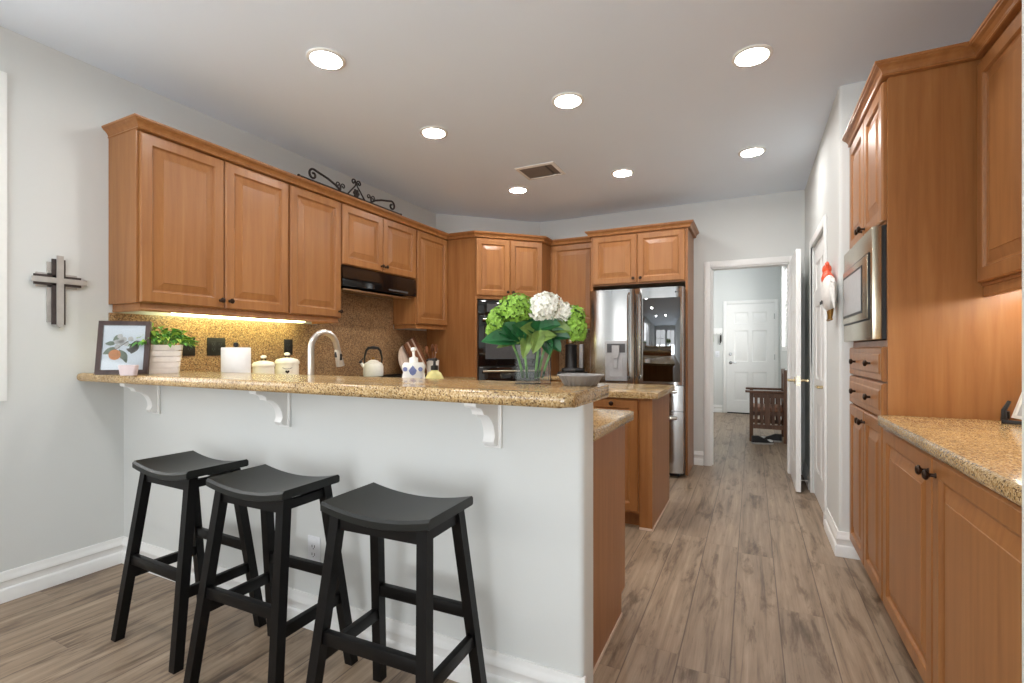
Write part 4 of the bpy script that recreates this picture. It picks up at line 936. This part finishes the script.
# boards and utensil crock against the wall
t = thing('cutting_board', 'pale round board leaning on the backsplash', 'cutting board', (-3.045, 3.955, CT), R(90))
TB = Matrix.Rotation(R(-14), 4, 'X')
m = MB(); m.lathe([(.17, -.007), (.175, -.004), (.175, .004), (.17, .007)], (0, 0, 0), 40); m.move(TB @ Matrix.Translation((0, 0, .176)) @ Matrix.Rotation(pi / 2, 4, 'X')); m.build('board', M['birch'], t)
t = thing('cutting_board', 'walnut striped board leaning against the pale round one', 'cutting board', (-3.0, 4.10, CT), R(90))
m = MB()
for k, (a, b) in enumerate(((-.105, -.055), (-.055, -.03), (-.03, .03), (.03, .055), (.055, .105))): m.use(M['walnut'] if k % 2 == 0 else M['birch']); m.box(a, b, -.009, .009, .0, .36)
m.use(M['walnut']); m.lathe([(.02, -.009), (.02, .009)], (0, 0, 0), 16); m.move(TB @ Matrix.Translation((0, .0, .062)) @ Matrix.Rotation(R(-26), 4, 'Y')); m.build('board', None, t, 35, False)
t = thing('utensil_crock', 'white utensil crock in the corner by the oven tower', 'crock', (-2.95, 4.15, CT))
m = MB(); m.lathe([(.055, 0), (.06, .005), (.064, .165), (.067, .17), (.066, .178), (.060, .178), (.056, .02), (.001, .02)], n=28); m.build('crock', M['white'], t)
for i, (dx, dy, hh, kind, lb) in enumerate(((-.02, -.03, .31, 0, 'wooden spoon in the crock, leaning to the boards'), (.02, .0, .33, 1, 'flat wooden spatula standing in the crock'), (.0, .03, .32, 2, 'pale slotted spoon in the crock nearest the oven tower'), (-.01, .01, .335, 0, 'longest wooden spoon in the middle of the crock'))):
    u = thing('cooking_utensil', lb, 'utensil', (-2.95, 4.15, CT), 0, 'utensils in the crock')
    mt = M['white'] if kind == 2 else M['walnut']
    tip = Vector((dx * 2.1, dy * 2.1, hh)); bs_ = Vector((-dx * .5, -dy * .5, .024)); dv = (tip - bs_)
    m = MB(); m.tube([bs_, bs_ + dv * .5, bs_ + dv * .78], .0055, 8); m.build('handle', mt, u)
    m = MB(); c = bs_ + dv * .9
    if kind == 1: m.box(c.x - .005, c.x + .005, c.y - .024, c.y + .024, c.z - .04, c.z + .04, .003)
    else: m.sphere(c, .010, .026, .042)
    m.build('bowl', mt, u)
# coffee maker
t = thing('coffee_maker', 'black pod coffee maker on the corner worktop by the refrigerator', 'coffee maker', (-1.77, 5.11, CT), R(12))
m = MB(); m.box(-.15, .15, -.14, .14, 0, .045, .012); m.box(-.11, .13, -.11, .12, .0455, .085, .01); m.build('base', M['bplastic'], t)
m = MB(); m.lathe([(.075, .086), (.066, .10), (.062, .30), (.066, .34), (.001, .345)], (-.02, .02, 0), 28); m.build('tower', M['bplastic'], t)
m = MB(); m.lathe([(.05, .3455), (.056, .36), (.056, .40), (.045, .415), (.001, .416)], (-.02, .02, 0), 24); m.build('cap', M['steel_w'], t)
m = MB(); m.box(.075, .12, -.04, .08, .0855, .345, .012); m.build('water_tank', M['lgrey'], t)
m = MB(); m.box(-.08, .04, -.125, -.11, .05, .08, .003); m.build('drip_tray', M['dgrey'], t)
# picture on easel in the niche
t = thing('tabletop_easel', 'black tabletop easel on the niche counter', 'easel', (.955, 2.50, .9205), R(-24))
m = MB(); m.box(-.09, .16, -.052, -.044, .0, .014, .002); m.box(-.09, -.078, -.052, .05, 0, .012, .002); m.build('foot', M['bplastic'], t)
m = MB(); m.tube([(-.084, -.036, .012), (-.084, -.042, .05), (-.070, -.03, .085)], [.010, .008, .006], 8); m.tube([(-.084, .04, .012), (-.084, .035, .04)], .010, 8); m.build('post', M['bplastic'], t)
t = thing('picture_frame', 'white framed picture leaning on the black easel in the niche', 'picture', (.925, 2.44, .935), R(-82))
TP = Matrix.Rotation(R(-18), 4, 'X')
m = MB(); m.sweep([(0, 0), (0, .016), (-.012, .016), (-.012, 0)], [(-.10, 0), (.10, 0), (.10, .27), (-.10, .27)], 0, True); m.move(TP @ Matrix.Rotation(pi / 2, 4, 'X')); m.build('frame', M['white'], t)
m = MB(); m.box(-.09, .09, -.008, .0, .01, .26); m.move(TP); m.build('print', M['lgrey'], t)

# ------------------------------------------------------------------ hall
t = thing('hall_armchair', 'dark slatted wooden armchair in the hall beyond the doorway', 'chair', (-.03, 7.15, 0)); cw, cdp = .44, .60
for x in (.0, cw - .045):
    for y in (0, cdp - .045):
        m = MB(); m.box(x, x + .045, y, y + .045, 0, .64 if x == 0 else .94, .003); m.build('leg', M['chair'], t)
for y in (0.002, cdp - .047):
    m = MB(); m.box(-.05, cw - .0, y - .02, y + .065, .6405 if False else .641, .668, .004) if False else m.box(-.05, cw - .046, y - .02, y + .065, .641, .668, .004); m.build('armrest', M['chair'], t)
    for z in (.575, .17): m = MB(); m.box(.046, cw - .046, y + .01, y + .03, z, z + .055); m.build('side_rail', M['chair'], t)
    for k in range(5):
        x = .062 + k * .066; wd = .034 if k != 2 else .062; x = x - (wd - .034) / 2
        m = MB(); m.box(x, x + wd, y + .014, y + .026, .2255, .5745); m.build('side_slat', M['chair'], t)
m = MB(); m.box(.0, cw - .05, .047, cdp - .05, .34, .385); m.build('seat_frame', M['chair'], t)
m = MB(); m.box(.0, cw - .05, .05, cdp - .052, .3855, .45, .015); m.build('seat_cushion', M['cushion'], t)
m = MB()
for z in (.88, .50): m.box(cw - .035, cw - .012, .046, cdp - .046, z, z + .055)
m.build('back_rail', M['chair'], t)
for k in range(6):
    y = .075 + k * .082; m = MB(); m.box(cw - .029, cw - .018, y, y + .04, .5555, .8795); m.build('back_slat', M['chair'], t)
def shoe(label, x, y, a):
    t = thing('shoe', label, 'shoe', (x, y, 0.0005), R(a), 'shoes under the hall armchair')
    ft = lambda u: .036 + .010 * sin(u * pi) + .006 * sin(u * 2 * pi + pi)
    rs, r2 = [], []
    for k in range(11):
        u = k / 10; x_ = -.13 + .26 * u; w_ = ft(u) * (1 if 0 < k < 10 else .55); hgt = .095 - .06 * min(1, max(0, (u - .3) / .5)) if u < .9 else .03
        rs.append([(x_, -w_, .02), (x_, w_, .02), (x_, w_ * .75, hgt), (x_, 0, hgt + .008), (x_, -w_ * .75, hgt)]); r2.append([(x_, -w_ - .003, 0), (x_, w_ + .003, 0), (x_, w_ + .003, .0195), (x_, -w_ - .003, .0195)])
    m = MB(); m.rings(rs); m.build('upper', M['shoe'], t, 60)
    m = MB(); m.rings(r2); m.build('sole', M['shoew'], t, 40)
    m = MB(); m.sphere((.085, 0, .034), .042, .040, .022); m.build('toe_cap', M['trim'], t, 60)
    return t
shoe('black shoe with white sole under the near side of the hall chair', .12, 7.02, 20); shoe('black shoe lying crosswise under the hall chair', .22, 7.27, 172)
t = thing('key_rack', 'white key rack with keys on the far hall wall', 'key rack', (-.61, YF - .001, 1.50))
m = MB(); m.box(-.10, .10, -.018, 0, .0, .12, .003); m.build('rack_board', M['trim'], t)
for k in range(3):
    m = MB(); m.tube([(-.07 + .07 * k, -.018, .02), (-.07 + .07 * k, -.03, .012), (-.07 + .07 * k, -.034, .02)], .003, 6); m.build('hook', M['steel'], t)
for k, (x, mt, lb) in enumerate(((-.07, 'leafl', 'green lanyard of keys on the hall key rack'), (.07, 'iron', 'dark bunch of keys on the hall key rack'))):
    u = thing('key_bunch', lb, 'keys', (-.61 + x, YF - .035, 1.50))
    m = MB(); m.tube([(.014 * cos(a), .0, -.002 + .014 * sin(a)) for a in [2 * pi * q / 12 for q in range(13)]], .002, 6); m.build('ring', M['steel'], u)
    m = MB()
    for q in range(3): m.hexa([(-.02 + .012 * q, -.004, -.2 + .03 * q), (-.005 + .012 * q, -.004, -.2 + .03 * q), (-.005 + .012 * q, .0, -.2 + .03 * q), (-.02 + .012 * q, .0, -.2 + .03 * q)], [(-.012 + .008 * q, -.004, -.015), (.0 + .008 * q, -.004, -.015), (.0 + .008 * q, .0, -.015), (-.012 + .008 * q, .0, -.015)])
    m.build('key', M[mt], u, 0, False)
outlet('light_switch', 'white light switch below the key rack in the hall', (-.60, YF, 1.12), 0, .075, .118, M['outw'], 1)
